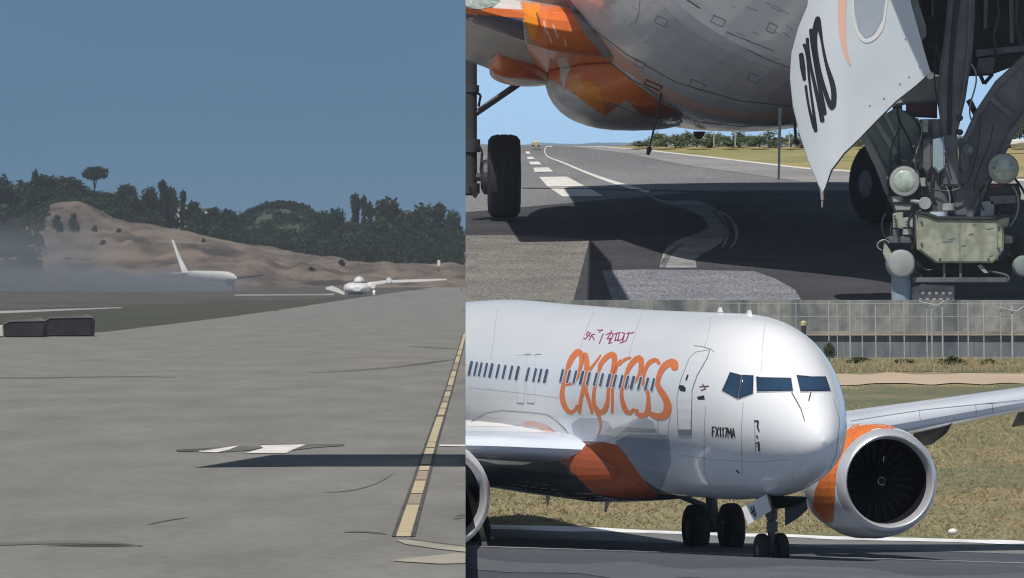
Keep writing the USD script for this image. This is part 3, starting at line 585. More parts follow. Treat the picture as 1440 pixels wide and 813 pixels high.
def tufts(n, Ya_, Yb_, h, seed):
    r = np.random.default_rng(seed); v, f = [], []
    for i in range(n):
        Y = Ya_ + (Yb_ - Ya_) * r.random(); x = L2(Y) + (0.085 * Y - L2(Y)) * r.random(); z = lz(x, Y)
        for k in range(5):
            a = r.uniform(-0.22, 0.22); b = r.uniform(-0.1, 0.1); hh = h * r.uniform(0.5, 1.2); c = x + r.uniform(-0.15, 0.15); o = len(v)
            v += [(c - 0.025, Y, z - 0.02), (c + 0.025, Y, z - 0.02), (c + a, Y + b, z + hh)]; f.append((o, o + 1, o + 2))
    return trimesh.Trimesh(v, f, process=False)
M['tuft'] = leafmat('tuft', (0.45, 0.37, 0.23), (0.32, 0.32, 0.17))
single('grass', [tufts(9000, 158.5, 215, 0.085, 1), tufts(7000, 215, 271, 0.11, 2), tufts(1200, 282, 296, 0.25, 3)], M['tuft'], 'dry grass growing on the bank behind the airliner', 'grass', kind='stuff')

# ------------------------------------------------------------------ RIGHT FIELD, LOWER: the airliner
M['white_paint'] = mat('white_paint', (0.82, 0.84, 0.87), 0.28, col2=(0.87, 0.885, 0.91), scale=0.25, detail=5, coat=0.5)
M['orange_paint'] = mat('orange_paint', (0.72, 0.17, 0.03), 0.35, col2=(0.80, 0.23, 0.055), scale=0.5)
M['orange_bright'] = mat('orange_bright', (0.85, 0.28, 0.02), 0.35)
M['brown_red'] = mat('brown_red', (0.30, 0.075, 0.03), 0.4, col2=(0.42, 0.10, 0.035), scale=0.4)
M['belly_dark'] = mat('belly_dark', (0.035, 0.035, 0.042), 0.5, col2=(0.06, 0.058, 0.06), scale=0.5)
M['panel_grey'] = mat('panel_grey', (0.42, 0.46, 0.52), 0.25, col2=(0.36, 0.41, 0.48), scale=0.4, coat=0.4)
M['glass_dark'] = mat('glass_dark', (0.02, 0.045, 0.085), 0.08, col2=(0.035, 0.075, 0.14), scale=0.8, spec=0.8)
M['window_blue'] = mat('window_blue', (0.06, 0.075, 0.12), 0.2)
M['window_frame'] = mat('window_frame', (0.66, 0.69, 0.75), 0.35)
M['line_grey'] = mat('line_grey', (0.28, 0.30, 0.33), 0.5)
M['joint_grey'] = mat('joint_grey', (0.50, 0.53, 0.57), 0.4)
M['ink'] = mat('ink', (0.02, 0.022, 0.03), 0.5)
M['magenta'] = mat('magenta', (0.33, 0.05, 0.16), 0.5)
M['peach'] = mat('peach', (0.80, 0.50, 0.40), 0.35)
M['metal_lip'] = mat('metal_lip', (0.80, 0.82, 0.86), 0.3, metal=0.55)
M['inlet_dark'] = mat('inlet_dark', (0.008, 0.009, 0.012), 0.8, spec=0.2)
M['fan_dark'] = mat('fan_dark', (0.016, 0.017, 0.021), 0.45, spec=0.35)
M['strut_grey'] = mat('strut_grey', (0.16, 0.165, 0.18), 0.45, col2=(0.10, 0.10, 0.115), scale=2)

POSE = [2.50106e-01, -2.15e-02, -3.016e-02, 6.3158, 128.0, -1.3352, 0.98598]
def rot(yaw, pit, rol):
    cy, sy, cp, sp, cr, sr = math.cos(yaw), math.sin(yaw), math.cos(pit), math.sin(pit), math.cos(rol), math.sin(rol)
    return np.array([[cr, 0, sr], [0, 1, 0], [-sr, 0, cr]]) @ np.array([[1, 0, 0], [0, cp, -sp], [0, sp, cp]]) @ np.array([[cy, -sy, 0], [sy, cy, 0], [0, 0, 1]])
RP = rot(*POSE[:3])
def T(s, t, u):
    """Aircraft axes to the world: s metres aft of the nose, t metres to its right, u metres above the ground."""
    return RP @ (np.array([-t, s, u]) * POSE[6]) + np.array(POSE[3:6])
NOSE = [(0.0, 2.62, 0.03, 0.026), (0.06, 2.629, 0.2, 0.175), (0.2, 2.657, 0.399, 0.332), (0.5, 2.733, 0.656, 0.541), (1.0, 2.845, 0.949, 0.786), (1.6, 2.976, 1.228, 1.004), (2.2, 3.097, 1.463, 1.18), (2.8, 3.208, 1.666, 1.328), (3.5, 3.287, 1.806, 1.451), (4.3, 3.34, 1.891, 1.547), (5.2, 3.37, 1.948, 1.617), (6.5, 3.39, 1.986, 1.651), (9, 3.453, 2.006, 1.677), (14, 3.591, 2.044, 1.73), (20, 3.77, 2.12, 1.79), (27, 3.971, 2.196, 1.852), (34, 3.9, 2.25, 1.9)]
def fus_ring(s, c, h, w, n=56):
    a = np.linspace(0, 2 * np.pi, n, endpoint=False)
    return [T(s, w * math.cos(q), c + h * math.sin(q)) for q in a]
from scipy.interpolate import PchipInterpolator
_ns = np.array(NOSE); _ip = PchipInterpolator(_ns[:, 0], _ns[:, 1:])
ss = np.r_[0, 0.03, 0.06, 0.12, 0.2, 0.35, np.arange(0.5, 6.6, 0.3), np.arange(7, 33.1, 1.0)]
fus = loft([fus_ring(s, *_ip(s)) for s in ss])
# wing to body fairing low on the belly
def fair_ring(s, w, h, c, n=40):
    a = np.linspace(0, 2 * np.pi, n, endpoint=False); return [T(s, w * np.sign(math.cos(q)) * abs(math.cos(q)) ** 0.7, c + h * np.sign(math.sin(q)) * abs(math.sin(q)) ** 0.8) for q in a]
fair = loft([fair_ring(10.6, 0.5, 0.3, 2.1), fair_ring(11.5, 1.2, 0.55, 2.1), fair_ring(13, 1.75, 0.8, 2.15), fair_ring(15, 2.0, 0.95, 2.25), fair_ring(20, 2.1, 1.0, 2.45), fair_ring(33, 2.1, 1.0, 2.9)])
al = thing('airliner', 'white and orange airliner lettered express on the lower apron, nose toward the viewer', 'airliner', T(3.96, 0, 0))
fus_c = clip(fus); body = part(al, 'fuselage', fus_c, M['white_paint'], 30)
fair_c = clip(fair); part(al, 'belly_fairing', fair_c, M['white_paint'], 30)
HULL = trimesh.util.concatenate([fus, fair])
def trim(name, pg, m_, lift=0.012, g=3.5, parent=None, label=None, target=None):
    pg = Polygon(pg) if not hasattr(pg, 'geom_type') else pg
    if name in ('swoosh_panel', 'swoosh', 'grey_sweep', 'belly_paint', 'root_flash', 'root_fairing', 'collar'): pg = pg.buffer(0).buffer(3).buffer(-6).buffer(3)     # sprayed edges have no sharp corners
    pg = pg.buffer(0).intersection(sbox(655.0, -100, 1500, 900))
    if pg.is_empty: return None
    d = decal(pg, HULL if target is None else target, lift, g)
    return part(parent or al, name, d, m_, label=label) if d is not None else None
crop = lambda pts, ox, oy, k: [(ox + a / k, oy + b / k) for a, b in pts]
# livery and painted underside shade low on the body
trim('belly_paint', [(655, 640), (672, 647), (700, 653), (735, 654), (762, 647), (776, 634), (800, 630), (850, 640), (890, 664), (925, 688), (960, 700), (960, 760), (655, 760)], M['belly_dark'], 0.010)  # dark belly paint, deepened with the shade under the body
trim('swoosh', [(776, 634), (795, 624), (820, 620), (850, 622), (868, 626), (880, 640), (897, 664), (912, 684), (930, 697), (905, 702), (870, 700), (835, 694), (812, 672), (795, 655), (782, 646)], M['brown_red'], 0.016)
trim('flash', [(776, 634), (784, 622), (795, 624), (806, 640), (800, 647), (785, 643)], M['orange_bright'], 0.020)
trim('swoosh_panel', [(803, 596), (815, 588), (838, 588), (856, 594), (862, 608), (850, 619), (820, 619), (806, 610)], M['panel_grey'], 0.012)
trim('swoosh_panel', [(875, 606), (890, 590), (905, 586), (918, 592), (924, 607), (900, 608)], M['panel_grey'], 0.012)
trim('pale_swoosh', [(838, 622), (850, 608), (880, 596), (892, 590), (876, 606), (870, 612), (850, 620)], M['white_plain'], 0.014)
trim('grey_sweep', [(862, 622), (885, 611), (925, 611), (940, 612), (944, 650), (930, 690), (912, 684), (897, 664), (880, 640), (868, 626)], M['panel_grey'], 0.009)
# lettering
ex = lambda pts: crop(pts, 780, 450, 4.783)
LET = {'letter_e': [(ex([(52, 430), (100, 432), (140, 405), (172, 320), (182, 250), (166, 214), (120, 250), (78, 370), (50, 480), (66, 580), (104, 622), (140, 604), (148, 580)]), [4, 4, 5, 6, 7.5, 8, 6.5, 5, 5.5, 6.5, 7, 6, 4])],
       'letter_x': [(ex([(206, 236), (216, 330), (196, 450), (166, 618)]), [7, 7, 6, 5.5]), (ex([(308, 238), (240, 330), (206, 400), (222, 520), (250, 622)]), [2.5, 4.5, 6.5, 6, 5])],
       'letter_p': [(ex([(340, 240), (300, 330), (270, 450), (264, 560), (284, 620), (288, 780)]), [3, 5, 5, 6, 5, 2]), (ex([(306, 320), (350, 250), (392, 232), (402, 290), (378, 380), (360, 480), (350, 570), (322, 620), (276, 590)]), [6, 7, 7.5, 7, 5.5, 5, 5.5, 7, 6])],
       'letter_r': [(ex([(440, 270), (400, 370), (388, 470), (386, 620)]), [3, 5.5, 4.5, 4]), (ex([(436, 300), (470, 268), (508, 254)]), [4.5, 5, 4])],
       'letter_e_2': [(ex([(452, 450), (500, 446), (550, 400), (582, 310), (572, 256), (530, 280), (480, 370), (450, 480), (462, 570), (496, 626), (528, 606)]), [4, 4, 5, 7, 8, 6.5, 5, 5, 6, 7, 5])],
       'letter_s': [(ex([(700, 290), (680, 270), (640, 284), (604, 350), (594, 420), (622, 480), (630, 560), (606, 640), (560, 636), (552, 610)]), [5, 6.5, 6, 5, 5, 5.5, 6, 7.5, 7, 5])],
       'letter_s_2': [(ex([(806, 316), (800, 288), (752, 300), (704, 370), (692, 430), (722, 490), (754, 550), (740, 640), (692, 650), (654, 636)]), [10, 10, 8, 6.5, 7, 8.5, 9, 11, 9.5, 7])]}
for nm, sts in LET.items():
    g_ = unary_union([brush(p, [q * (1.08 if q > 6.2 else 0.92) for q in w]) for p, w in sts]); trim(nm, g_, M['orange_paint'], 0.020, 2.5, body)
small = [[(195, 122), (205, 130), (240, 88), (222, 80), (212, 100), (236, 108)], [(232, 135), (250, 98), (268, 96)], [(252, 108), (266, 135)], [(288, 68), (322, 70)], [(300, 82), (318, 64)], [(300, 158), (326, 92)], [(345, 100), (380, 84), (352, 128), (384, 122), (366, 155)], [(380, 72), (392, 108), (366, 140)],
         [(392, 96), (440, 84)], [(418, 92), (404, 140), (430, 128)], [(362, 158), (384, 152)], [(436, 84), (424, 142), (452, 132), (468, 98)], [(452, 84), (470, 90), (456, 150), (480, 140), (500, 92)], [(484, 92), (504, 84)], [(510, 92), (530, 82)], [(440, 156), (452, 150)]]
trim('script', unary_union([stroke(ex(p), 1.5) for p in small]), M['magenta'], 0.014, 3, body)
GLY = {'F': [[(0, 0), (0, 10)], [(0, 0), (5, 0)], [(0, 4.6), (4, 4.6)]], 'X': [[(0, 0), (5, 10)], [(5, 0), (0, 10)]], '1': [[(0.8, 2), (2.4, 0), (2.4, 10)]], '7': [[(0, 0), (5, 0), (1.8, 10)]], 'M': [[(0, 10), (0, 0), (3, 6), (6, 0), (6, 10)]], 'A': [[(0, 10), (2.8, 0), (5.4, 10)], [(1, 6.5), (4.6, 6.5)]]}
def write(txt, x, y, h, adv, w, dy=0.0, sx=0.85):
    out = []
    for ch_ in txt:
        for st in GLY[ch_]: out.append(stroke([(x + a * sx * h / 10, y + b * h / 10) for a, b in st], w))
        x += adv * (1.15 if ch_ in 'M' else 0.75 if ch_ in '1' else 1); y += dy
    return unary_union(out)
trim('registration', write('FX117MA', 1001.5, 600.6, 12.5, 4.9, 1.5, 0.35, 0.6), M['ink'], 0.014, 2.5, body)
# cabin windows
winx = [661, 668.5, 675, 682.5, 690, 699.5, 708.5, 718, 727, 741.5, 751.5, 759, 767]
win2 = [789.5, 799, 808, 817.5, 827, 837, 845.5, 855.5, 864, 873, 881, 889, 899, 909, 917.5]
for i, x in enumerate(winx + win2):
    yc = np.interp(x, [661, 767, 790, 918], [518, 529, 528.5, 541]); h = np.interp(x, [661, 918], [21, 19]); w = 3.6 if i % 4 else 4.4
    o = LineString([(x + 2.2, yc - h / 2 + 2), (x - 1.6, yc + h / 2 - 2)])
    fr = trim('cabin_window', o.buffer(w / 2 + 1.0), M['window_frame'], 0.016 if x < 785 else 0.024, 3, body)
    trim('pane', o.buffer(w / 2 - 0.2), M['window_blue'], 0.022 if x < 785 else 0.028, 3, body)
# doors and hatches: outline grooves with a sill
def outline(pts, w=0.9, close=True): return (LineString(pts + ([pts[0]] if close else [])).buffer(w / 2, join_style=1))
dr = trim('door', [(951.6, 560), (957, 535), (969, 504), (978, 495), (998, 492), (995, 502), (980, 528), (973, 548), (971.5, 607), (953.5, 607)], M['white_paint'], 0.02, 4, body)
if dr:
    trim('door_gap', outline([(951.6, 560), (957, 535), (969, 504), (978, 495), (998, 492), (995, 502), (980, 528), (973, 548), (971.5, 607), (953.5, 607)]), M['line_grey'], 0.026, 4, body)
    trim('door_hood', outline([(976, 486), (986, 487), (1000, 491), (1004, 495)], 0.9, False), M['line_grey'], 0.02, 4, body)
    trim('door_sill', Polygon([(953, 604), (971.5, 604), (972.5, 612), (954, 612)]), M['line_grey'], 0.03, 4, body)
    trim('door_window', Polygon([(953.5, 545), (956, 541.5), (961, 542), (964.5, 546), (963.5, 551), (957, 550)]), M['ink'], 0.03, 3, body)
    trim('door_handle', LineString([(965, 534), (967, 528)]).buffer(1.2), M['ink'], 0.03, 3, body)
for dx in (0, 14.5):
    trim('exit_gap', outline([(726 + dx, 500), (735 + dx, 499), (737 + dx, 510), (737.5 + dx, 566), (727 + dx, 567), (725 + dx, 530)], 0.7), M['window_frame'], 0.016, 4, body)
    trim('exit_gap', outline([(727 + dx, 567), (736 + dx, 568)], 1.6, False), M['line_grey'], 0.018, 4, body)
    trim('exit_gap', outline([(737 + dx, 499), (746 + dx, 498)], 1.2, False), M['line_grey'], 0.016, 4, body)
trim('placard', Polygon([(980, 558), (990, 556), (991, 562), (981, 562)]), M['ink'], 0.016, 3, body)
trim('red_mark', unary_union([stroke([(984, 544), (996, 543)], 1.6), stroke([(988, 540), (992, 547), (986, 549)], 1.5)]), M['red_brown'], 0.016, 3, body)
trim('panel_gap', unary_union([outline([(872, 607), (925, 608), (925, 590)], 0.7, False), outline([(925, 608), (928, 612), (938, 630), (946, 632)], 0.6, False), outline([(1061, 590), (1062, 636)], 0.6, False)]), M['line_grey'], 0.014, 4, body)
for p in ([(700, 428), (694, 480), (690, 505)], [(838, 430), (822, 470), (815, 492)], [(905, 432), (893, 470), (884, 500)], [(1002, 440), (996, 470), (990, 490)], [(1076, 452), (1072, 490), (1070, 526)], [(660, 545), (760, 556), (786, 560)], [(945, 566), (940, 600), (938, 628)], [(992, 570), (990, 610), (990, 660), (1000, 690)], [(1045, 565), (1042, 610), (1044, 670)], [(955, 640), (1000, 646), (1060, 650), (1110, 646)], [(870, 640), (905, 655), (950, 668)]):
    trim('skin_joint', LineString(p).buffer(0.35), M['joint_grey'], 0.011, 5, body)
trim('belly_mark', stroke([(943, 632), (950, 625)], 1.3), M['white_plain'], 0.018, 3, body)
# flight deck windows, each in its frame
for pg, nm in [([(1016, 549), (1027, 524), (1042, 528), (1036.5, 560)], 'side_window'), ([(1044, 528), (1059, 528.5), (1058, 553), (1038.5, 560)], 'side_window'), ([(1064, 530), (1068, 531), (1112, 532), (1114.5, 549), (1065, 550)], 'windscreen'), ([(1121, 528), (1141, 530), (1161, 530), (1167.5, 549), (1126, 550)], 'windscreen')]:
    pp = Polygon(pg); fr = trim(nm, pp.buffer(1.6, join_style=2), M['window_frame'], 0.018, 3, body); trim('pane', pp.buffer(-0.6), M['glass_dark'], 0.028, 3, body); trim('seal', pp.exterior.buffer(0.7), M['ink'], 0.024, 3, body)
for p in ([(1113, 551), (1121, 565), (1126, 574), (1131, 590)], [(1140, 552), (1137, 563)]):
    trim('wiper', stroke(p, 1.1), M['ink'], 0.04, 3, body)
for p in ([(1061, 592), (1066, 592), (1065, 600)], [(1065, 600), (1067, 606)], [(1064, 613), (1065, 615)], [(1063, 624), (1067, 622), (1067, 634)], [(1036, 662), (1039, 665)], [(1014, 612), (1014, 612.5)]):
    trim('sensor', stroke(p, 2.0), M['ink'], 0.02, 3, body)
trim('probe', unary_union([stroke([(1082, 642), (1088, 640), (1118, 635)], 1.3), stroke([(1083, 641), (1088, 641)], 3)]), M['white_plain'], 0.05, 3, body)
trim('radome_gap', outline([(1172, 560), (1181, 590), (1176, 640), (1160, 672), (1130, 690), (1106, 697)], 0.7, False), M['line_grey'], 0.012, 4, body)
trim('nose_line', outline([(1108, 672), (1124, 656), (1144, 640)], 0.8, False), M['white_plain'], 0.012, 4, body)
for s_, u_ in ((7.2, 5.53), (5.0, 5.42), (15.0, 5.66)):
    part(al, 'antenna', slab([(0, 0), (1, 0), (0.7, -1), (0.3, -1)], 100, 0.1).apply_translation(-P(0.5, 0, 100)).apply_scale(9).apply_translation(T(s_, 0, u_ - 0.12)), M['white_plain'])
# wings
def airfoil(s, t, u, chord, th, n=28):
    x = (1 - np.cos(np.linspace(0, np.pi, n // 2 + 1))) / 2
    y = 5 * th * (0.2969 * np.sqrt(x) - 0.126 * x - 0.3516 * x ** 2 + 0.2843 * x ** 3 - 0.1036 * x ** 4)
    pts = [(a, b) for a, b in zip(x, y)] + [(a, -b * 0.8) for a, b in zip(x[-2:0:-1], y[-2:0:-1])]
    return [T(s + a * chord, t, u + b * chord) for a, b in pts]
def wing(sg):
    k = 1.4 if sg < 0 else 1.0; d = -0.09 if sg < 0 else 0.0
    return loft([airfoil(12.6, sg * 1.2, 2.5 + d, 8.2, 0.10 * k), airfoil(14.2, sg * 3.2, 2.66 + d, 6.4, 0.11 * k), airfoil(16.2, sg * 5.6, 2.8 + d, 4.7, 0.14 * k), airfoil(21.0, sg * 12, 3.4 + d * 0.5, 3.1, 0.15 * k), airfoil(24.4, sg * 17.2, 4.1, 1.9, 0.13 * k)])
M['wing_paint'] = mat('wing_paint', (0.76, 0.80, 0.86), 0.22, col2=(0.64, 0.70, 0.80), scale=0.35, stretch=(0.6, 1, 1), coat=0.5)
part(al, 'wing', wing(-1), M['wing_paint'], 35, label='left wing reaching out to the right border')
wr = clip(wing(1)); part(al, 'wing', wr, M['wing_paint'], 35, label='right wing root cut by the left border of this view')
wl = wing(-1)
for q_ in [outline([(1196, 592), (1240, 585), (1300, 576), (1440, 562)], 0.7, False), outline([(1292, 574), (1294, 590)], 0.7, False), outline([(1395, 566), (1397, 580)], 0.7, False), outline([(1372, 568), (1373, 582)], 0.7, False)]: trim('slat_gap', q_, M['line_grey'], 0.02, 6, al, target=wl)
for t_, s0 in ((-9.0, 19.4), (-12.6, 22.2)):
    part(al, 'flap_fairing', loft([[T(s0 + a, t_ + 0.16 * math.cos(q) * k, 2.62 + abs(t_ + 5.6) * 0.12 - d + 0.34 * k * math.sin(q)) for q in np.linspace(0, 2 * np.pi, 12, endpoint=False)] for a, k, d in ((-0.6, 0.1, 0.05), (0.2, 0.8, 0.18), (1.2, 1.0, 0.34), (2.2, 0.7, 0.5), (3.0, 0.1, 0.75))]), M['dark_metal'], 40)
trim('root_fairing', [(655, 596), (682, 582), (700, 577), (745, 580), (780, 588), (796, 606), (812, 625), (796, 622), (782, 606), (764, 596), (738, 593), (720, 600), (655, 600)], M['white_plain'], 0.03, 4)
trim('root_flash', [(732, 594), (750, 592), (768, 598), (784, 612), (790, 622), (784, 622), (770, 608), (752, 600), (738, 600)], M['peach'], 0.036, 4)
trim('root_gap', outline([(662, 594), (684, 581), (705, 577.5), (745, 580.5), (768, 583), (782, 592), (796, 606)], 0.9, False), M['line_grey'], 0.04, 4)
# engines
def engine(t_, cut):
    c0, ax = T(11.2, t_, 1.62), T(15.8, t_, 1.66) - T(11.2, t_, 1.62); L = np.linalg.norm(ax); ax = ax / L
    e = []
    nac = loft_ring = lambda prof, n=48: lathe(c0, c0 + ax, prof, n)
    outer = [(0.30, 1.165), (0.55, 1.22), (1.1, 1.27), (2.0, 1.28), (3.0, 1.14), (3.8, 0.94), (4.2, 0.82), (4.2, 0.5)]
    lip = [(0.3, 0.93), (0.12, 0.95), (0.03, 0.978), (0.0, 1.01), (0.03, 1.05), (0.12, 1.105), (0.30, 1.163), (0.30, 0.95)]
    e.append(('nacelle', torus(c0, c0 + ax, [(0.30, 0.975)] + outer[:-2] + [(3.8, 0.90)], 48), M['white_paint']))
    k = len(lip); e.append(('inlet_lip', torus(c0, c0 + ax, lip, 48), M['metal_lip']))
    e.append(('inlet_duct', torus(c0, c0 + ax, [(0.31, 0.925), (0.31, 0.96), (1.5, 0.96), (1.5, 0.90)], 48), M['inlet_dark']))
    e.append(('fan_disc', lathe(c0 + ax * 1.25, c0 + ax * 1.35, [(0, 0.93), (1, 0.93)], 40), M['inlet_dark']))
    return c0, ax, e
for t_, cut in ((-4.95, False), (5.3, True)):
    c0, ax, e = engine(t_, cut)
    path = None
    for nm, m_, mm in e:
        m_ = clip(m_) if cut else m_
        q = part(al, nm, m_, mm, 35, label=('right engine cowling cut by the left border' if cut else 'left engine cowling with orange collar') if nm == 'nacelle' else None); path = path or q
    if not cut:
        d, a, b = frame(ax)
        for i in range(24):
            an = 2 * math.pi * i / 24; r_ = math.cos(an) * a + math.sin(an) * b; tt = -math.sin(an) * a + math.cos(an) * b; bl = []
            for rr, tw, cw in ((0.22, 0.4, 0.10), (0.5, 0.8, 0.12), (0.90, 1.1, 0.12)):
                ch2 = math.cos(tw) * ax + math.sin(tw) * tt; p = c0 + ax * 1.1 + r_ * rr; nrm = np.cross(r_, ch2)
                bl.append([p - ch2 * cw, p + nrm * 0.012, p + ch2 * cw, p - nrm * 0.012])
            part(path, 'fan_blade', loft(bl), M['fan_dark'])
        part(path, 'spinner', lathe(c0 + ax * 0.5, c0 + ax * 1.05, [(0, 0.02), (0.2, 0.08), (0.6, 0.17), (1, 0.23)], 24), M['fan_dark'], 40)
        sp = [c0 + ax * 0.62 + (0.075 * math.cos(q)) * a + (0.075 * math.sin(q)) * b for q in np.linspace(0.6, 6.2, 22)]; part(path, 'spinner_ring', pipe(sp, 0.014, 6), M['white_plain'])
        NAC = e[0][1]
        trim('collar', [(1140, 735), (1146, 690), (1158, 660), (1172, 632), (1184, 612), (1200, 597), (1240, 592), (1290, 600), (1294, 604), (1262, 602), (1225, 606), (1202, 620), (1186, 644), (1174, 684), (1172, 735)], M['orange_paint'], 0.015, 4, path, target=NAC)
        part(path, 'chine_mark', tube(P(1243, 642, c0[1] + 0.9), P(1242, 649, c0[1] + 0.9), 0.012), M['white_plain'])
    pyl = loft([[T(13.2 + a, t_ + 0.22 * k * c_, z_) for c_, z_ in ((-1, zb), (1, zb), (1, zt), (-1, zt))] for a, k, zb, zt in ((0, 0.3, 2.55, 2.72), (1.5, 1.0, 2.5, 2.95), (4.0, 1.0, 2.2, 2.75))])
    part(al, 'pylon', clip(pyl) if cut else pyl, M['white_paint'])
# landing gear
def wheel(c, axis, r, w, parent, name='wheel', n=36, hub=None):
    ax = np.array(axis, float) / np.linalg.norm(axis)
    q = part(parent, name, lathe(c - ax * w / 2, c + ax * w / 2, [(0.0, 0.62 * r), (0.02, 0.86 * r), (0.12, 0.96 * r), (0.3, r), (0.38, 0.985 * r), (0.42, r), (0.58, r), (0.62, 0.985 * r), (0.7, r), (0.88, 0.96 * r), (0.98, 0.86 * r), (1, 0.62 * r)], n), M['rubber'], 35)
    part(q, 'hub', lathe(c - ax * w * 0.51, c + ax * w * 0.51, [(0, 0.25 * r), (0.03, 0.52 * r), (0.12, 0.56 * r), (0.88, 0.56 * r), (0.97, 0.52 * r), (1, 0.25 * r)], 20), hub or M['strut_grey'], 35); return q
AXL = T(0, -1, 0) - T(0, 0, 0)
for t_ in (-3.25, 2.86):
    for d in (-0.43, 0.43):
        c = T(19.56, t_ + d, 0.56)
        if c[0] > KB * c[1] + 0.25: wheel(c, AXL, 0.57, 0.42, al)
    c = T(19.56, t_, 0.56)
    if c[0] > KB * c[1] + 0.25:
        part(al, 'main_leg', [tube(c, T(19.4, t_ * 0.97, 1.9), 0.13, 0.15), tube(T(19.56, t_ - 0.45, 0.56), T(19.56, t_ + 0.45, 0.56), 0.09), tube(T(19.5, t_, 1.0), T(19.4, t_ * 0.45, 1.75), 0.07)], M['strut_grey'])
for t_ in (-0.2, 0.2): wheel(T(3.96, t_, 0.35), AXL, 0.36, 0.22, al, 'nose_wheel')
part(al, 'nose_leg', [tube(T(3.96, 0, 0.35), T(3.85, 0, 1.1), 0.075, 0.09), tube(T(3.85, 0, 1.0), T(3.8, 0, 1.7), 0.12), tube(T(3.96, -0.28, 0.35), T(3.96, 0.28, 0.35), 0.05), tube(T(3.9, 0, 0.95), T(4.9, 0, 1.5), 0.05), boxm(-np.ones(3) * 0.11, np.ones(3) * 0.11).apply_translation(T(3.85, 0, 0.85))], M['strut_grey'])
YN = T(3.9, 0, 1)[1]
nd = part(al, 'nose_gear_door', slab([(1043, 714), (1078, 695), (1085, 718), (1052, 738)], YN - 0.9, 0.03), M['white_plain'], label='pale nose gear door with a black mark')
part(nd, 'door_edge', slab([(1078.2, 695), (1083, 699), (1086, 718.5), (1085.2, 718)], YN - 0.88, 0.25), M['strut_grey'])
part(nd, 'mark', [slab(stroke(p, 1.6), YN - 0.915, 0.012) for p in ([(1056, 713), (1059, 722), (1062.5, 727)], [(1059.5, 712), (1061, 718), (1063, 724)], [(1056, 722), (1060, 718)])], M['ink'])
part(al, 'nose_gear_door', slab([(1104, 712), (1120, 704), (1134, 702), (1136, 716), (1122, 729), (1104, 740)], YN - 0.5, 0.04), M['dark_metal'], label='dark nose gear door on the far side')
part(al, 'wheel_well', slab([(1080, 696), (1100, 700), (1136, 701), (1120, 712), (1092, 716)], YN - 0.6, 1.2), M['inlet_dark'])
for x, y0, y1 in ((770, 697, 712), (854, 705, 720)):
    part(al, 'blade_antenna', slab([(x - 3, y0), (x + 4, y0), (x + (0.5 if x < 800 else -1), y1), (x - (1 if x < 800 else 4), y1)], 139, 0.1), M['dark_metal'])

# ------------------------------------------------------------------ RIGHT FIELD, UPPER: the terrace above the wall
def uz(Y): return HC + (592 * Y - 189710) / F          # a plane that climbs gently away from the wall
def uY(py): return 189710 / (py + 200.0)
def U(px, py, lift=0.0):
    p = P(px, py, uY(py)); p[2] += lift; return p
def upatch(pg, lift, g=14.0, m_=None):
    pg = Polygon(pg) if not hasattr(pg, 'geom_type') else pg
    m = flat2d(pg.buffer(0).intersection(sbox(654.75, 100, 1700, 600)), g)
    v = np.array([U(a, b) for a, b, _ in m.vertices]); v[:, 2] += lift
    f = m.faces.copy(); nz = np.cross(v[f[:, 1]] - v[f[:, 0]], v[f[:, 2]] - v[f[:, 0]])[:, 2]
    f[nz < 0] = f[nz < 0][:, ::-1]; return trimesh.Trimesh(v, f, process=False)
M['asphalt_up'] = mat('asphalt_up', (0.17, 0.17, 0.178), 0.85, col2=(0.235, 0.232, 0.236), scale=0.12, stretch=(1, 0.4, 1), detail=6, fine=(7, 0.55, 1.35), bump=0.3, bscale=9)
M['asphalt_dark'] = mat('asphalt_dark', (0.030, 0.029, 0.034), 0.85, col2=(0.052, 0.05, 0.057), scale=0.2, detail=6, fine=(9, 0.6, 1.5), bump=0.4, bscale=9)  # asphalt darkened to carry the shade under the airliner
M['trail_grey'] = mat('trail_grey', (0.20, 0.195, 0.205), 0.9, col2=(0.45, 0.435, 0.45), scale=0.3, detail=6, fine=(5, 0.7))
M['gravel'] = mat('gravel', (0.13, 0.125, 0.112), 0.9, col2=(0.19, 0.182, 0.165), scale=0.3, detail=4, fine=(8, 0.3, 1.9), bump=0.7, bscale=9)
M['gravel_blue'] = mat('gravel_blue', (0.13, 0.135, 0.155), 0.9, col2=(0.18, 0.185, 0.205), scale=0.3, detail=4, fine=(8, 0.2, 2.2), bump=0.9, bscale=9)
M['pale_asphalt'] = mat('pale_asphalt', (0.26, 0.255, 0.25), 0.85, col2=(0.33, 0.325, 0.32), scale=0.2, stretch=(0.4, 1, 1), fine=(6, 0.8))
M['dry_grass'] = mat('dry_grass', (0.42, 0.33, 0.15), 0.95, col2=(0.24, 0.26, 0.10), scale=0.25, stretch=(0.3, 1, 1), detail=6, lo=0.42, hi=0.62, fine=(4, 0.75))
rows3 = np.linspace(300.9, 469, 60)
single('upper_field', [sheet(L2, lambda Y: 0.1 * Y + 14, rows3, lambda x, Y: uz(Y), 40), skirt(L2, rows3, lambda x, Y: uz(Y), -4), skirt(lambda Y: 0.1 * Y + 14, rows3, lambda x, Y: uz(Y), -4)], M['asphalt_up'], kind='structure')
single('dark_asphalt', upatch([(640, 300), (1000, 268), (1700, 268), (1700, 424.9), (640, 424.9)], 0.012), M['asphalt_dark'], kind='structure')  # painted shade: darker ground laid where the airliner's shadow falls
single('gravel_patch', upatch([(640, 332), (700, 331), (765, 333), (829, 338), (806, 424.5), (640, 424.5)], 0.02), M['gravel'], kind='structure')  # gravel cut to a sunlit outline, left light amid the painted shade
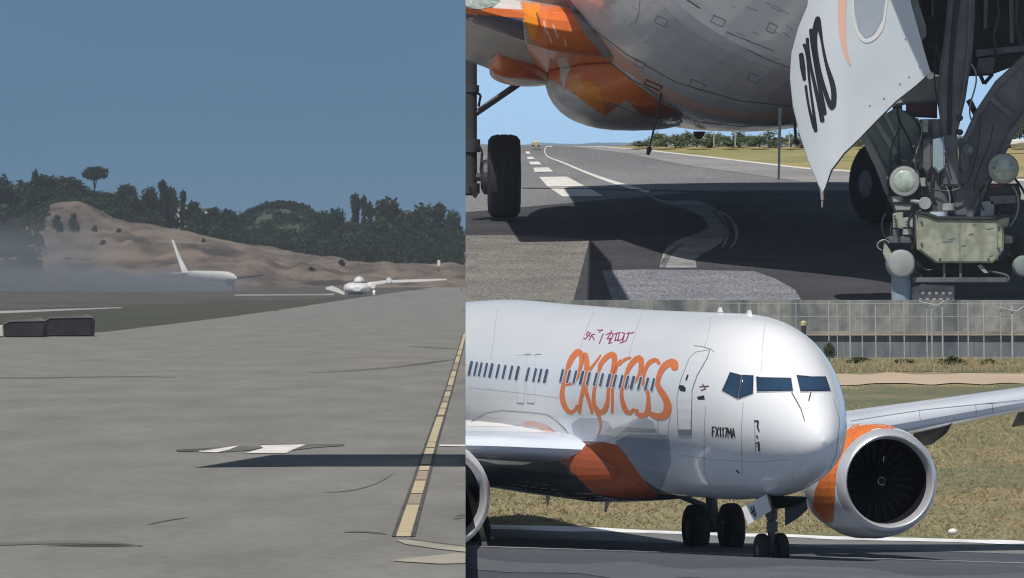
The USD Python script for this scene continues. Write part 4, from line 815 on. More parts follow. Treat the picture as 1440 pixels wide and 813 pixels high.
single('gravel_patch', upatch([(846, 381), (900, 379.5), (985, 380), (1060, 382), (1090, 392), (1118, 408), (1128, 424.5), (862, 424.5)], 0.02), M['gravel_blue'], kind='structure')  # bluish gravel shaped as a pool of sunlight inside the painted shade
single('grass_field', upatch([(850, 206), (940, 206.0), (1640, 205.5), (1640, 262), (1440, 250), (1240, 243), (1130, 236), (1000, 221), (905, 211)], 0.02), M['dry_grass'], kind='structure')
single('runway_shoulder', upatch([(800, 206), (850, 207), (905, 211.5), (1000, 222), (1130, 237.5), (1240, 244.5), (1640, 266), (1640, 300), (1300, 268), (1130, 256), (960, 232), (880, 216)], 0.018), M['pale_asphalt'], kind='structure')
single('edge_line', upatch([(780, 205.8), (850, 206.4), (905, 210.8), (1000, 221), (1130, 236), (1240, 243), (1640, 262), (1640, 265.5), (1240, 245), (1130, 238), (1000, 222.6), (905, 212), (850, 207.4)], 0.03), M['pale_paint'], kind='structure')
rm = thing('runway_markings', 'row of white bars and a pale curved line painted on the upper runway', 'painted line', U(800, 260))
for pg in ([(758, 249.5), (797, 249), (823, 262.5), (770, 263)], [(771.5, 264), (825, 263.3), (849, 276.5), (791, 277)], [(750, 236.5), (771, 236), (778, 242), (752, 242.5)], [(744, 228), (757, 228), (762, 232), (746, 232)], [(741, 221), (749, 221), (752, 224.5), (742, 224.5)], [(739, 213.5), (744, 213.5), (746, 217), (740, 217)]):
    part(rm, 'white_bar', upatch(pg, 0.03, 8), M['pale_paint'])
part(rm, 'curved_line', upatch(brush([(776, 207), (766, 211), (767, 217), (780, 225), (812, 238), (860, 256), (912, 270)], [1.0, 1.6, 2.4, 3.2, 4.2, 4.6, 3.2], 60).buffer(0), 0.03, 8), M['pale_paint'])
part(rm, 'crack', upatch(brush([(735, 265), (900, 267.5), (1060, 271), (1212, 271.5)], [1.2, 1.4, 1.4, 1.2], 30).buffer(0), 0.034, 12), M['tar'])  # last piece: thin dark line painted for the shadow of something far off
tm = thing('tyre_marks', 'pale winding tyre trail across the shaded part of the upper field', 'tyre marks', U(980, 330), kind='stuff')
for pts, w in [([(905, 268), (960, 288), (1000, 303), (1010, 322), (980, 345), (955, 380)], [2, 5, 18, 26, 30, 52]), ([(985, 292), (1012, 306), (1022, 324), (1016, 348)], [1.5, 4, 5, 2]), ([(1005, 297), (1030, 312), (1036, 328), (1026, 350)], [1.5, 4, 5, 2]), ([(960, 345), (940, 360), (932, 376)], [2, 7, 9])]:
    part(tm, 'trail', upatch(brush(pts, [q * 1.0 for q in w], 40).buffer(0).intersection(sbox(600, 100, 1500, 377)), 0.026, 10), M['trail_grey'])

# beyond the crest
def ridge(x0, x1, y0, Y, amp, seed, n=90):
    v = []; f = []
    for i in range(n):
        x = x0 + (x1 - x0) * i / (n - 1); h = y0 - amp * meshkit.fbm(np.array([x / 40, seed, 0.0]), 4); top = P(x, h, Y); v += [(top[0], Y - 60, -5.5), tuple(top), (top[0], Y + 80, top[2] - 3)]
    for i in range(n - 1):
        a = 3 * i; f += [(a, a + 3, a + 4), (a, a + 4, a + 1), (a + 1, a + 4, a + 5), (a + 1, a + 5, a + 2)]
    return trimesh.Trimesh(v, f, process=False)
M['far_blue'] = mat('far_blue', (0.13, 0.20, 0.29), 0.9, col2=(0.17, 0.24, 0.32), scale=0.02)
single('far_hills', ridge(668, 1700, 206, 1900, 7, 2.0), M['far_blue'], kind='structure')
for i in range(34):
    x = [898, 910, 924, 937, 950, 966, 980, 996, 1010, 1024, 1040, 1054, 1068, 1082, 1096, 1112, 1128, 1146, 1164, 1182, 1200, 1218, 1238, 1258, 1330, 1350, 1372, 1392, 1408, 1422, 1434, 1446, 1458, 1472][i]
    top = 187 + 9 * math.sin(i * 2.3) * 0.5 + (x < 930) * (930 - x) * 0.3 - (x > 1390) * 26
    Y = 462 + (i % 3) * 2.4; b = 204 if x < 1390 else 196; lo = P(x, b + 2, Y); h = (b - top) * Y / F * 1.1
    nth = ['first', 'second', 'third', 'fourth', 'fifth', 'sixth', 'seventh', 'eighth', 'ninth', 'tenth', 'eleventh', 'twelfth', 'thirteenth', 'fourteenth', 'fifteenth', 'sixteenth']
    if i < 16: lab = f'{nth[i]} tree from the left in the far row under the airliner belly'
    elif i < 24: lab = f'{nth[i - 16]} far tree from the gear door toward the nose gear'
    else: lab = f'{nth[i - 24]} far tree right of the nose gear toward the border'
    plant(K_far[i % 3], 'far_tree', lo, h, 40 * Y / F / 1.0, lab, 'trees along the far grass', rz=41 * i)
for x in (1034, 1110, 1004):
    single('pole', lathe(P(x, 207, 460), P(x, 184, 460), [(0, 0.05), (1, 0.035)], 8), M['pale_post'], {1034: 'pale thin pole in the far tree row right of the long probe', 1110: 'pale thin pole in the far tree row beside the gear door', 1004: 'pale thin pole in the far tree row under the belly'}[x], 'pole')
tk = thing('airport_truck', 'tiny yellow truck on the runway at the horizon left of the belly', 'truck', P(754, 206, 462)); s4 = 462 / F
part(tk, 'body', slab([(747, 203), (747.5, 200), (759, 200), (760, 203), (760, 205), (747, 205)], 462, 0.9), M['yellow_paint'])
part(tk, 'cabin', slab([(750.5, 200), (751.5, 196.5), (755.5, 196.5), (756.5, 200)], 462.1, 0.7), M['pale_paint']); part(tk, 'beacon', slab([(752.6, 196.4), (752.6, 194.6), (754.2, 194.6), (754.2, 196.4)], 462.3, 0.2), M['orange_bright'])
for x in (749.5, 757.5): part(tk, 'wheel', disc(x, 205, 1.4, 461.95, 0.25), M['rubber'])
wp = thing('parked_aircraft', 'white aircraft parked far off at the right border behind the nose gear', 'airliner', P(1430, 205, 455))
part(wp, 'fuselage', lathe(P(1408, 201, 455), P(1475, 199, 457), [(0, 0.05), (0.08, 0.16), (0.2, 0.22), (0.8, 0.22), (1, 0.1)], 16), M['white_plain'], 40)
part(wp, 'wing', slab([(1414, 201), (1446, 196), (1450, 196), (1450, 198), (1424, 203)], 454.6, 0.6), M['white_plain']); part(wp, 'tail_fin', slab([(1466, 198), (1474, 180), (1479, 180), (1476, 198)], 456.8, 0.1), M['white_plain'])
for x in (1420, 1446): part(wp, 'wheel', disc(x, 206.5, 2.0, 454.8, 0.2), M['rubber'])
for x in (1420, 1446): part(wp, 'gear_leg', slab([(x - .4, 201), (x + .4, 201), (x + .4, 206), (x - .4, 206)], 454.9, 0.05), M['dark_metal'])

# ------------------------------------------------------------------ RIGHT FIELD, UPPER: the airliner seen from under its nose
M['belly_white'] = mat('belly_white', (0.93, 0.925, 0.92), 0.16, col2=(0.84, 0.835, 0.83), scale=0.12, stretch=(1, 0.4, 1), detail=6, coat=0.35)
M['belly_grey'] = mat('belly_grey', (0.88, 0.86, 0.90), 0.16, col2=(0.76, 0.745, 0.785), scale=0.12, detail=5, coat=0.4)
M['wing_under'] = mat('wing_under', (0.40, 0.37, 0.35), 0.4, col2=(0.31, 0.29, 0.275), scale=0.2, detail=5)
M['fairing_pale'] = mat('fairing_pale', (0.74, 0.69, 0.65), 0.3, col2=(0.62, 0.58, 0.55), scale=0.2)
M['rust_orange'] = mat('rust_orange', (0.80, 0.20, 0.04), 0.3, col2=(0.62, 0.14, 0.035), scale=0.25, detail=5, coat=0.3)
M['purple_dark'] = mat('purple_dark', (0.10, 0.075, 0.11), 0.4)
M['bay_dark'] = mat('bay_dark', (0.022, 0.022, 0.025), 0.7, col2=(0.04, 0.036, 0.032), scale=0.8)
M['gear_grey'] = mat('gear_grey', (0.085, 0.085, 0.10), 0.4, col2=(0.16, 0.16, 0.185), scale=0.7, detail=6, bump=0.15, bscale=3)
M['gear_green'] = mat('gear_green', (0.17, 0.215, 0.21), 0.45, col2=(0.25, 0.29, 0.28), scale=0.8, detail=6)
M['box_green'] = mat('box_green', (0.27, 0.315, 0.235), 0.5, col2=(0.42, 0.43, 0.34), scale=0.9, detail=6, lo=0.35, hi=0.6, fine=(2.2, 0.65))
M['cyl_blue'] = mat('cyl_blue', (0.28, 0.36, 0.41), 0.4)
M['rusty'] = mat('rusty', (0.28, 0.22, 0.20), 0.6, col2=(0.42, 0.40, 0.38), scale=2.5, detail=6)
M['lens_glass'] = mat('lens_glass', (0.24, 0.31, 0.28), 0.1, coat=0.8, col2=(0.50, 0.58, 0.52), scale=2.0)
M['grey_cap'] = mat('grey_cap', (0.36, 0.38, 0.38), 0.45, col2=(0.30, 0.315, 0.315), scale=1.5)
M['hose'] = mat('hose', (0.02, 0.02, 0.022), 0.5)
M['maroon'] = mat('maroon', (0.12, 0.04, 0.045), 0.5)
M['gap_dark'] = mat('gap_dark', (0.07, 0.065, 0.07), 0.6)

def uring(Y, cx, cy, r, n=72, ry=None):
    s = Y / F; t = np.linspace(0, 2 * np.pi, n, endpoint=False)
    return [P(cx, cy, Y) + np.array([r * s * math.cos(a), 0, (ry or r) * s * math.sin(a)]) for a in t]
RK = [(290, 1345, -370, 40), (293, 1342, -360, 120), (300, 1335, -345, 190), (308, 1318, -320, 240), (316, 1275, -292, 305), (327, 1190, -264, 370), (345, 1125, -212, 374), (365, 1070, -165, 348), (385, 1030, -128, 313), (400, 1005, -108, 292)]
_rk = np.array(RK, float); _ri = PchipInterpolator(_rk[:, 0], _rk[:, 1:])
ufus = loft([uring(Y, *_ri(Y)) for Y in np.r_[290, 290.6, 291.5, np.arange(293, 401, 2.5), 400]])
ux = thing('airliner', 'huge airliner belly seen from under its nose on the upper field, white gear door open', 'airliner', U(1320, 421))
part(ux, 'fuselage', ufus, M['belly_white'], 30)
def blob3(keys_, n=40, p=0.8):
    out = []
    for Y, cx, cy, rx_, ry_ in keys_:
        s = Y / F; out.append([P(cx, cy, Y) + np.array([rx_ * s * np.sign(math.cos(a)) * abs(math.cos(a)) ** p, 0, ry_ * s * np.sign(math.sin(a)) * abs(math.sin(a)) ** p]) for a in np.linspace(0, 2 * np.pi, n, endpoint=False)])
    return loft(out)
ufair = blob3([(352, 930, 90, 20, 18), (356, 905, 98, 90, 52), (362, 890, 102, 118, 68), (372, 888, 104, 122, 76), (388, 890, 106, 122, 78), (396, 892, 108, 112, 70), (399, 894, 108, 60, 40)])
part(ux, 'belly_fairing', ufair, M['fairing_pale'], 35)
UH = trimesh.util.concatenate([ufus, ufair])
UALL = None
def utrim(name, pg, m_, lift=0.03, g=5.0, label=None, target=None, parent=None):
    pg = Polygon(pg) if not hasattr(pg, 'geom_type') else pg
    if name in ('orange_band', 'bright_flash', 'peach_stripe', 'grey_belly'): pg = pg.buffer(0).buffer(3).buffer(-6).buffer(3)
    d = decal(pg.buffer(0).intersection(sbox(655, -60, 1500, 500)), UH if target is None else target, lift, g)
    return part(parent or ux, name, d, m_, label=label) if d is not None else None
ORANGE = ([(728, -20), (795, -20), (806, 20), (822, 48), (850, 82), (890, 115), (930, 146), (960, 160), (985, 172), (984, 180), (940, 172), (900, 160), (880, 140), (852, 163), (838, 156), (826, 143), (800, 128), (775, 112), (755, 100), (742, 70)])
utrim('bright_flash', [(790, 108), (830, 115), (843, 122), (852, 163), (836, 154), (812, 136)], M['orange_bright'], 0.06)
utrim('peach_stripe', [(800, 20), (820, 40), (852, 78), (900, 115), (940, 143), (990, 160), (1050, 168), (1118, 171), (1118, 163), (1050, 158), (990, 148), (944, 128), (905, 103), (862, 68), (830, 36), (812, 12)], M['peach'], 0.05)  # reflection of a stripe, painted into the belly colour
utrim('grey_belly', [(840, -30), (862, 10), (905, 60), (960, 104), (1020, 132), (1070, 142), (1118, 146), (1118, 110), (1062, 66), (1000, 20), (960, -30)], M['belly_grey'], 0.03)
utrim('dark_keel', [(930, 172), (984, 166), (1060, 174), (1112, 172), (1112, 180), (1050, 186), (985, 186)], M['belly_grey'], 0.045)
for pts, w in [([(792, -10), (830, 38), (880, 76), (950, 116), (1040, 142), (1116, 150)], 1.0), ([(816, 44), (850, 82), (888, 112), (934, 138)], 0.9), ([(900, 0), (898, 20), (893, 34)], 0.6), ([(966, 0), (984, 12)], 1.6), ([(1050, 70), (1080, 84), (1116, 98)], 0.9), ([(1022, 46), (1088, 72)], 0.7), ([(985, 172), (1040, 178), (1112, 174)], 1.0), ([(856, 144), (900, 162), (960, 172)], 0.8)]:
    utrim('panel_gap', LineString(pts).buffer(w / 2), M['gap_dark'], 0.06, 5)
M['scuff_grey'] = mat('scuff_grey', (0.50, 0.49, 0.48), 0.45)
rs = np.random.default_rng(31); sg_ = []
for i in range(90):
    x = rs.uniform(840, 1110); y = rs.uniform(0, 150); l = rs.uniform(4, 22); sg_.append(LineString([(x, y), (x + l * 0.8, y + l * rs.uniform(0.25, 0.6))]).buffer(rs.uniform(0.2, 0.55)))
dsc = decal(unary_union(sg_), UH, 0.055, 6); part(ux, 'scuffs', dsc, M['scuff_grey'], kind='stuff')
for x, y, a, b in ((1010, 30, 9, 5), (1060, 110, 8, 5), (900, 90, 7, 4), (980, 120, 10, 5), (1085, 40, 6, 6), (930, 30, 8, 5)):
    utrim('hatch', affinity.rotate(sbox(x - a, y - b, x + a, y + b), 24).exterior.buffer(0.35), M['gap_dark'], 0.06, 5)
utrim('access_panel', LineString([(908, 112), (931, 122), (928, 128), (906, 118), (908, 112)]).buffer(1.2), M['gap_dark'], 0.06, 4)
PALE = ([(784, 82), (793, 80), (800, 92), (812, 90), (802, 96), (796, 112), (793, 130), (788, 110)])
SCR = []
for p in ([(770, 45), (776, 60)], [(778, 36), (784, 52)], [(794, 56), (796, 64)], [(765, 30), (768, 46)]): SCR.append(p)
# wing with its orange leading edge and landing light, cut by the left border of this view
def wsec(px, yt, yb, ym, Yl, Yt, n=9):
    """Closed wing section at one pixel column: rounded nose from yt (top) to yb (bottom) at Yl, underside running to ym at Yt."""
    c = (yt + yb) / 2; r = (yb - yt) / 2; pts = []
    for a in np.linspace(math.pi / 2, -math.pi / 2, n): pts.append(P(px, c - r * math.sin(a), Yl - 3.0 * math.cos(a)))
    pts += [P(px, ym, Yt), P(px, ym - 4, Yt + 0.4), P(px, c - r * 0.9, Yl + 10)]
    return pts
uw = loft([wsec(600, -22, 22, 70, 346, 369), wsec(655, -12, 30, 84, 347, 370), wsec(715, -4, 54, 108, 348, 371), wsec(770, 6, 72, 120, 349, 372), wsec(800, 10, 78, 122, 350, 373), wsec(870, 14, 84, 124, 352, 374)])
uwc = clip(uw); UALL = trimesh.util.concatenate([ufus, ufair, uwc])
for p in SCR: utrim('scratch', stroke(p, 3), M['peach'], 0.08, 4, target=UALL)
utrim('pale_patch', PALE, M['fairing_pale'], 0.09, 4, target=UALL)
utrim('orange_band', ORANGE, M['rust_orange'], 0.04, 4, target=UALL)
utrim('bright_flash', [(731, -20), (764, -20), (758, 20), (756, 44), (748, 62), (738, 30)], M['orange_bright'], 0.07, 4, target=uwc)
part(ux, 'wing', uwc, M['wing_under'], 40, label='wing root with brown underside cut by the left border')
utrim('leading_edge', [(655, -30), (745, -30), (748, 66), (735, 58), (655, 29)], M['fairing_pale'], 0.04, 5, target=uwc)
utrim('orange_edge', [(655, 8), (700, 12), (740, 14), (746, 30), (735, 26), (655, 20)], M['rust_orange'], 0.06, 5, target=uwc)
utrim('purple_edge', [(655, 19), (735, 25), (738, 58), (655, 29)], M['purple_dark'], 0.06, 5, target=uwc)
utrim('landing_light', [(657, -20), (702, -20), (703, 2), (694, 9), (676, 13), (657, 12)], M['lens_glass'], 0.09, 5, target=uwc)
utrim('light_rib', unary_union([stroke([(675, -10), (675, 12)], 1.6), stroke([(665, -10), (666, 12)], 0.8), stroke([(690, -10), (689, 10)], 0.8)]), M['pale_post'], 0.12, 5, target=uwc)
canoe = blob3([(359, 705, 76, 4, 4), (361, 722, 90, 34, 18), (366, 736, 98, 48, 22), (374, 742, 100, 46, 22), (380, 748, 102, 34, 18), (383, 752, 104, 8, 6)], 28)
cn = part(ux, 'flap_fairing', clip(canoe), M['rust_orange'], 40); utrim('pale_lip', [(690, 98), (705, 108), (745, 114), (786, 112), (784, 126), (750, 124), (715, 114), (692, 106)], M['fairing_pale'], 0.05, 4, target=canoe, parent=cn)
def overhead_up(poly, h, th):
    k = S / S[2]; pts = [U(a, b) for a, b in poly]; q = Polygon([(p[0] + k[0] * h, p[1] + k[1] * h) for p in pts]).buffer(0)
    m = trimesh.creation.extrude_polygon(q, th, engine='earcut'); m.apply_translation((0, 0, pts[0][2] + h)); return m
part(ux, 'cabin_door', overhead_up([(829, 338), (850, 372), (848, 381), (862, 426), (804, 426)], 17, 0.3), M['belly_white'])  # slab added out of view, shaped to cast the dark strip below
# main gear, left of the view
YL = 372.0; sL = YL / F
lg = clip(trimesh.util.concatenate([])) if False else None
def vtube(px, y0, y1, r, Y, n=14): return tube(P(px, y0, Y), P(px, y1, Y), r * Y / F, n=n)
for nm, m_ in [('main_leg', vtube(662, 60, 275, 9, YL)), ('leg_collar', vtube(663, 258, 272, 12, YL)), ('leg_collar', vtube(663, 196, 214, 12.5, YL)), ('leg_collar', vtube(663, 120, 130, 11, YL))]:
    part(ux, nm, clip(m_), M['bay_dark'] if nm == 'main_leg' else M['dark_metal'], 40)
part(ux, 'side_brace', [tube(P(668, 160, YL), P(738, 112, YL), 4.6 * sL, n=4), tube(P(668, 160, YL), P(738, 112, YL), 2.2 * sL, n=8)], M['gear_grey'])
for a in ([(671, 200), (678, 214), (676, 240), (681, 262)], [(669, 130), (676, 134), (673, 150)], [(660, 262), (668, 278), (672, 270)]): part(ux, 'hose', pipe([P(x, y, YL - 0.6) for x, y in a], 2.0 * sL, 6), M['hose'])
part(ux, 'brake_unit', lathe(P(676, 249, YL), P(690, 249, YL), [(0, 16 * sL), (0.3, 24 * sL), (1, 26 * sL)], 24), M['dark_metal'])
def uwheel(xc, yc, ry, hw, Y, name='main_wheel', tilt=0.0):
    s = Y / F; ax = np.array([1.0, tilt, 0]); ax /= np.linalg.norm(ax); return wheel(P(xc, yc, Y), ax, ry * s, 2 * hw * s, ux, name, 44)
uwheel(709, 248, 59, 23.5, YL); uwheel(1236, 258, 56, 22, 368, tilt=0.5)
part(ux, 'axle', tube(P(668, 249, YL), P(700, 249, YL), 6 * sL), M['dark_metal'])
part(ux, 'main_leg', [tube(P(1262, 258, 370), P(1262, 60, 370), 7 * sL), tube(P(1230, 258, 369), P(1262, 258, 370), 5 * sL)], M['bay_dark'], 40)
# probes under the belly
part(ux, 'drain_mast', [tube(P(934, 112, 352), P(921, 176, 352), 1.8 * 352 / F, 1.4 * 352 / F), tube(P(921, 176, 352), P(913, 208, 352), 1.6 * 352 / F, 1.2 * 352 / F), lathe(P(914, 206, 352), P(911, 218, 352), [(0, 0.06), (0.3, 0.16), (1, 0.09)], 10)], M['dark_metal'])
part(ux, 'pale_rod', tube(P(1097, 152, 330), P(1095, 253, 330), 2.4 * 330 / F, 1.6 * 330 / F, 10), M['grey_cap'])
bc = part(ux, 'beacon', lathe(P(983, 185, 385), P(983, 196, 385), [(0, 0.36), (0.4, 0.34), (0.8, 0.2), (1, 0.05)], 18), M['maroon'], 40)
part(ux, 'drain_stub', [tube(P(1117, 160, 345), P(1119, 198, 345), 0.1, 0.08), ball(P(1121, 200, 345), 0.16, 1)], M['dark_metal'])

# nose gear bay, doors and leg, standing just behind the wall
YG = 303.0; sg = YG / F
def gs(poly, d=0.0, th=0.6, bev=0.0): return slab(poly, YG + d, th, bev)
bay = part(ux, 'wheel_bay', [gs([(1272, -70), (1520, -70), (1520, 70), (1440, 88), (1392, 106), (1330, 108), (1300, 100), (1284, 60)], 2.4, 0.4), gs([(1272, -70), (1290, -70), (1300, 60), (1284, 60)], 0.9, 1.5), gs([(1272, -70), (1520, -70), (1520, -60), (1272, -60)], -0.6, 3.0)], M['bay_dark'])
for pg in ([(1295, 24), (1330, 24), (1330, 28), (1295, 28)], [(1310, -40), (1313, -40), (1313, 24), (1310, 24)], [(1384, -40), (1390, -40), (1388, 40), (1383, 40)], [(1372, 70), (1440, 64), (1440, 72), (1372, 80)], [(1418, -40), (1424, -40), (1426, 60), (1420, 60)], [(1295, 84), (1325, 82), (1325, 104), (1298, 104)], [(1376, 82), (1400, 80), (1396, 104), (1372, 104)]):
    part(bay, 'bay_rib', gs(pg, 2.1, 0.3), M['bay_dark'] if pg[0][0] % 2 else M['strut_grey'])
for a in ([(1400, -20), (1404, 20), (1396, 50), (1402, 80)], [(1300, 60), (1320, 70), (1322, 96)], [(1430, -20), (1428, 30), (1436, 64)], [(1376, 100), (1384, 118), (1396, 104)]): part(bay, 'bay_pipe', pipe([P(x, y, YG + 1.8) for x, y in a], 0.1, 6), M['dark_metal'])
part(ux, 'pod', gs([(1250, 150), (1268, 128), (1300, 108), (1345, 106), (1350, 130), (1318, 144), (1280, 146)], 1.9, 0.8, 3), M['grey_cap'])
part(ux, 'actuator', gs([(1275, 146), (1318, 144), (1318, 166), (1275, 164)], 1.5, 0.6, 2), M['maroon'])
dp = part(ux, 'door_arm', gs([(1276, -20), (1284, -20), (1302, 36), (1303, 50), (1296, 58), (1286, 30)], -0.1, 0.4, 1), M['gear_green'])
# central drag brace
db = part(ux, 'drag_brace', gs([(1336, -30), (1371, -30), (1371, 24), (1367, 80), (1358, 140), (1346, 190), (1350, 262), (1323, 262), (1326, 190), (1318, 130), (1325, 80), (1331, 30)], -0.35, 0.7, 3), M['gear_grey'])
part(db, 'brace_flange', gs([(1345, -30), (1356, -30), (1346, 30), (1340, 100), (1338, 190), (1332, 190), (1334, 100), (1339, 30)], -0.5, 0.2, 1), M['hose'])
part(db, 'brace_flange', gs([(1362, -30), (1368, -30), (1366, 40), (1361, 100), (1352, 150), (1349, 150), (1357, 100), (1361, 40)], -0.48, 0.2, 1), M['strut_grey'])
for y in (166, 186): part(db, 'brace_bolt', disc(1350, y, 4.5, YG - 0.5, 0.3), M['dark_metal'])
# right diagonal strut with raised edges and a rib
ds = part(ux, 'diagonal_strut', gs([(1450, 74), (1450, 150), (1424, 190), (1398, 246), (1366, 304), (1338, 304), (1346, 250), (1354, 200), (1376, 158), (1402, 118)], 0.1, 0.5, 2), M['gear_grey'])
for pg in ([(1450, 142), (1450, 156), (1424, 196), (1398, 250), (1366, 310), (1356, 310), (1392, 246), (1416, 190)], [(1450, 68), (1450, 80), (1404, 124), (1378, 162), (1358, 204), (1352, 200), (1372, 156), (1400, 114)], [(1390, 140), (1396, 134), (1424, 158), (1420, 166)]):
    part(ds, 'raised_edge', gs(pg, -0.12, 0.3, 1), M['strut_grey'])
part(ds, 'clevis', disc(1362, 210, 9, YG - 0.3, 0.6), M['gear_grey']); part(ds, 'clevis_pin', disc(1364, 210, 4.5, YG - 0.4, 0.3), M['gear_green'])
part(ux, 'side_link', gs([(1359, 142), (1366, 138), (1376, 158), (1370, 164)], 0.6, 0.3), M['hose'])
# left side stay, greenish plate with edge ribs
ls_ = part(ux, 'side_stay', gs([(1212, 186), (1236, 166), (1262, 150), (1292, 168), (1308, 230), (1318, 304), (1262, 300), (1244, 268), (1232, 236)], 0.9, 0.4, 2), M['gear_green'])
for pg in ([(1208, 188), (1216, 183), (1246, 240), (1254, 262), (1246, 266), (1234, 240)], [(1228, 172), (1234, 168), (1268, 222), (1262, 226)], [(1242, 162), (1247, 158), (1262, 190), (1258, 193)]): part(ls_, 'stay_rib', gs(pg, 0.7, 0.3, 1), M['grey_cap'])
# shock strut and its fittings
part(ux, 'shock_strut', [tube(P(1316, 168, YG + 0.7), P(1316, 310, YG + 0.7), 23 * sg, 25 * sg, 24)], M['gear_grey'], 40)
for x, w, d in ((1290, 6, -0.2), (1303, 7, -0.3), (1320, 8, -0.6), (1356, 7, -0.1)):
    part(ux, 'lug', gs([(x - w, 196), (x + w, 192), (x + w + 1, 236), (x, 244), (x - w, 234)], d, 0.5, 2), M['strut_grey'] if w != 8 else M['cyl_blue'])
for a, r in [([(1262, 150), (1266, 172), (1280, 200), (1284, 240), (1276, 262)], 1.6), ([(1272, 156), (1292, 178), (1296, 214), (1288, 262), (1294, 286)], 1.4), ([(1264, 160), (1264, 224)], 1.0), ([(1300, 172), (1312, 196), (1310, 246), (1318, 290)], 1.6), ([(1254, 262), (1250, 280), (1258, 296), (1254, 318), (1262, 344)], 1.8), ([(1378, 160), (1374, 214), (1360, 258)], 0.8), ([(1286, 262), (1320, 268), (1350, 264), (1356, 258)], 1.3), ([(1414, 356), (1430, 364), (1446, 372)], 1.4), ([(1410, 350), (1428, 358), (1446, 362)], 1.4), ([(1238, 346), (1246, 336), (1262, 334), (1284, 346), (1296, 360)], 1.5), ([(1426, 250), (1440, 270), (1448, 290)], 2.0), ([(1270, 176), (1256, 200), (1252, 232)], 1.0)]:
    part(ux, 'hose', pipe([P(x, y, YG - 0.35) for x, y in smooth_pts(a, 14)], r * sg, 6), M['hose'])
part(ux, 'plug', [disc(1263, 222, 5, YG - 0.3, 0.4), vtube(1263, 216, 232, 4.4, YG - 0.1)], M['dark_metal'])
part(ux, 'valve', [vtube(1301, 168, 186, 4.5, YG - 0.4), ball(P(1301, 178, YG - 0.5), 4 * sg, 2)], M['grey_cap'])
for k, (a, r) in enumerate([([(1290, 166), (1296, 190), (1288, 216), (1292, 246)], 0.9), ([(1252, 236), (1258, 226), (1270, 226), (1282, 236)], 1.2), ([(1308, 240), (1304, 262), (1312, 284), (1306, 298)], 1.1), ([(1330, 262), (1336, 280), (1330, 300)], 1.0), ([(1246, 300), (1240, 318), (1246, 336)], 1.3), ([(1284, 300), (1278, 316), (1286, 334), (1282, 350)], 1.2), ([(1424, 262), (1432, 282), (1428, 306), (1420, 318)], 1.5), ([(1386, 260), (1378, 276), (1384, 296)], 1.1), ([(1396, 176), (1390, 206), (1376, 240), (1370, 270)], 0.8), ([(1240, 352), (1234, 344), (1240, 338), (1250, 342)], 1.2), ([(1294, 372), (1306, 380), (1320, 376), (1336, 384)], 1.2), ([(1228, 196), (1246, 232), (1262, 250)], 0.7), ([(1366, 90), (1372, 120), (1364, 150), (1370, 176)], 1.3), ([(1318, 60), (1314, 100), (1320, 150)], 1.2)]):
    part(ux, 'hose', pipe([P(x, y, YG - 0.45 - 0.03 * (k % 4)) for x, y in smooth_pts(a, 12)], r * sg, 6), M['hose'] if k % 3 else M['gear_green'])
for x, y in ((1285, 206), (1285, 226), (1330, 214), (1330, 232), (1248, 250), (1236, 214), (1222, 192), (1398, 236), (1380, 262), (1420, 176), (1438, 120), (1294, 296), (1406, 300), (1296, 312), (1296, 342), (1404, 318), (1404, 348), (1322, 364), (1390, 364), (1259, 304), (1260, 316), (1276, 312), (1253, 338), (1278, 338)):
    part(ux, 'bolt', disc(x, y, 1.7, YG - 1.02, 0.5, 8, [(0, 0.7), (0.15, 1.0), (1, 1.0)]), M['strut_grey'])
for x, y0, y1, r in ((1298, 250, 262, 6), (1334, 286, 296, 9), (1262, 276, 284, 8), (1276, 322, 330, 7)):
    part(ux, 'collar', vtube(x, y0, y1, r, YG - 0.3), M['grey_cap'], 40)
part(ux, 'strut_chrome', vtube(1316, 298, 310, 17, YG - 0.1, 24), M['metal_lip'], 40)
def lamp(x, y, r, ring_, name='taxi_light'):
    h = part(ux, name, disc(x, y, r * 1.16, YG - 0.7, 0.9, 32, [(0, 0.86), (0.05, 1.0), (0.7, 0.96), (1, 0.6)]), ring_, 35)
    part(h, 'bezel', disc(x, y, r * 1.1, YG - 0.76, 0.1, 32, [(0, 0.82), (0.4, 1.0), (1, 1.0)]), M['grey_cap'], 35); part(h, 'lens', disc(x, y, r * 0.86, YG - 0.86, 0.14, 32, [(0, 0.3), (0.25, 0.7), (0.6, 0.92), (1, 1.0)]), M['lens_glass'], 40)
lamp(1272, 255, 19, M['dark_metal']); lamp(1411, 237, 19, M['strut_grey'])
part(ux, 'light_bracket', gs([(1246, 262), (1252, 236), (1258, 236), (1256, 270), (1290, 276), (1290, 282), (1250, 276)], -0.3, 0.4, 1), M['dark_metal'])
part(ux, 'light_bracket', gs([(1390, 258), (1432, 258), (1436, 272), (1434, 300), (1384, 300), (1384, 280)], -0.2, 0.6, 2), M['dark_metal'])
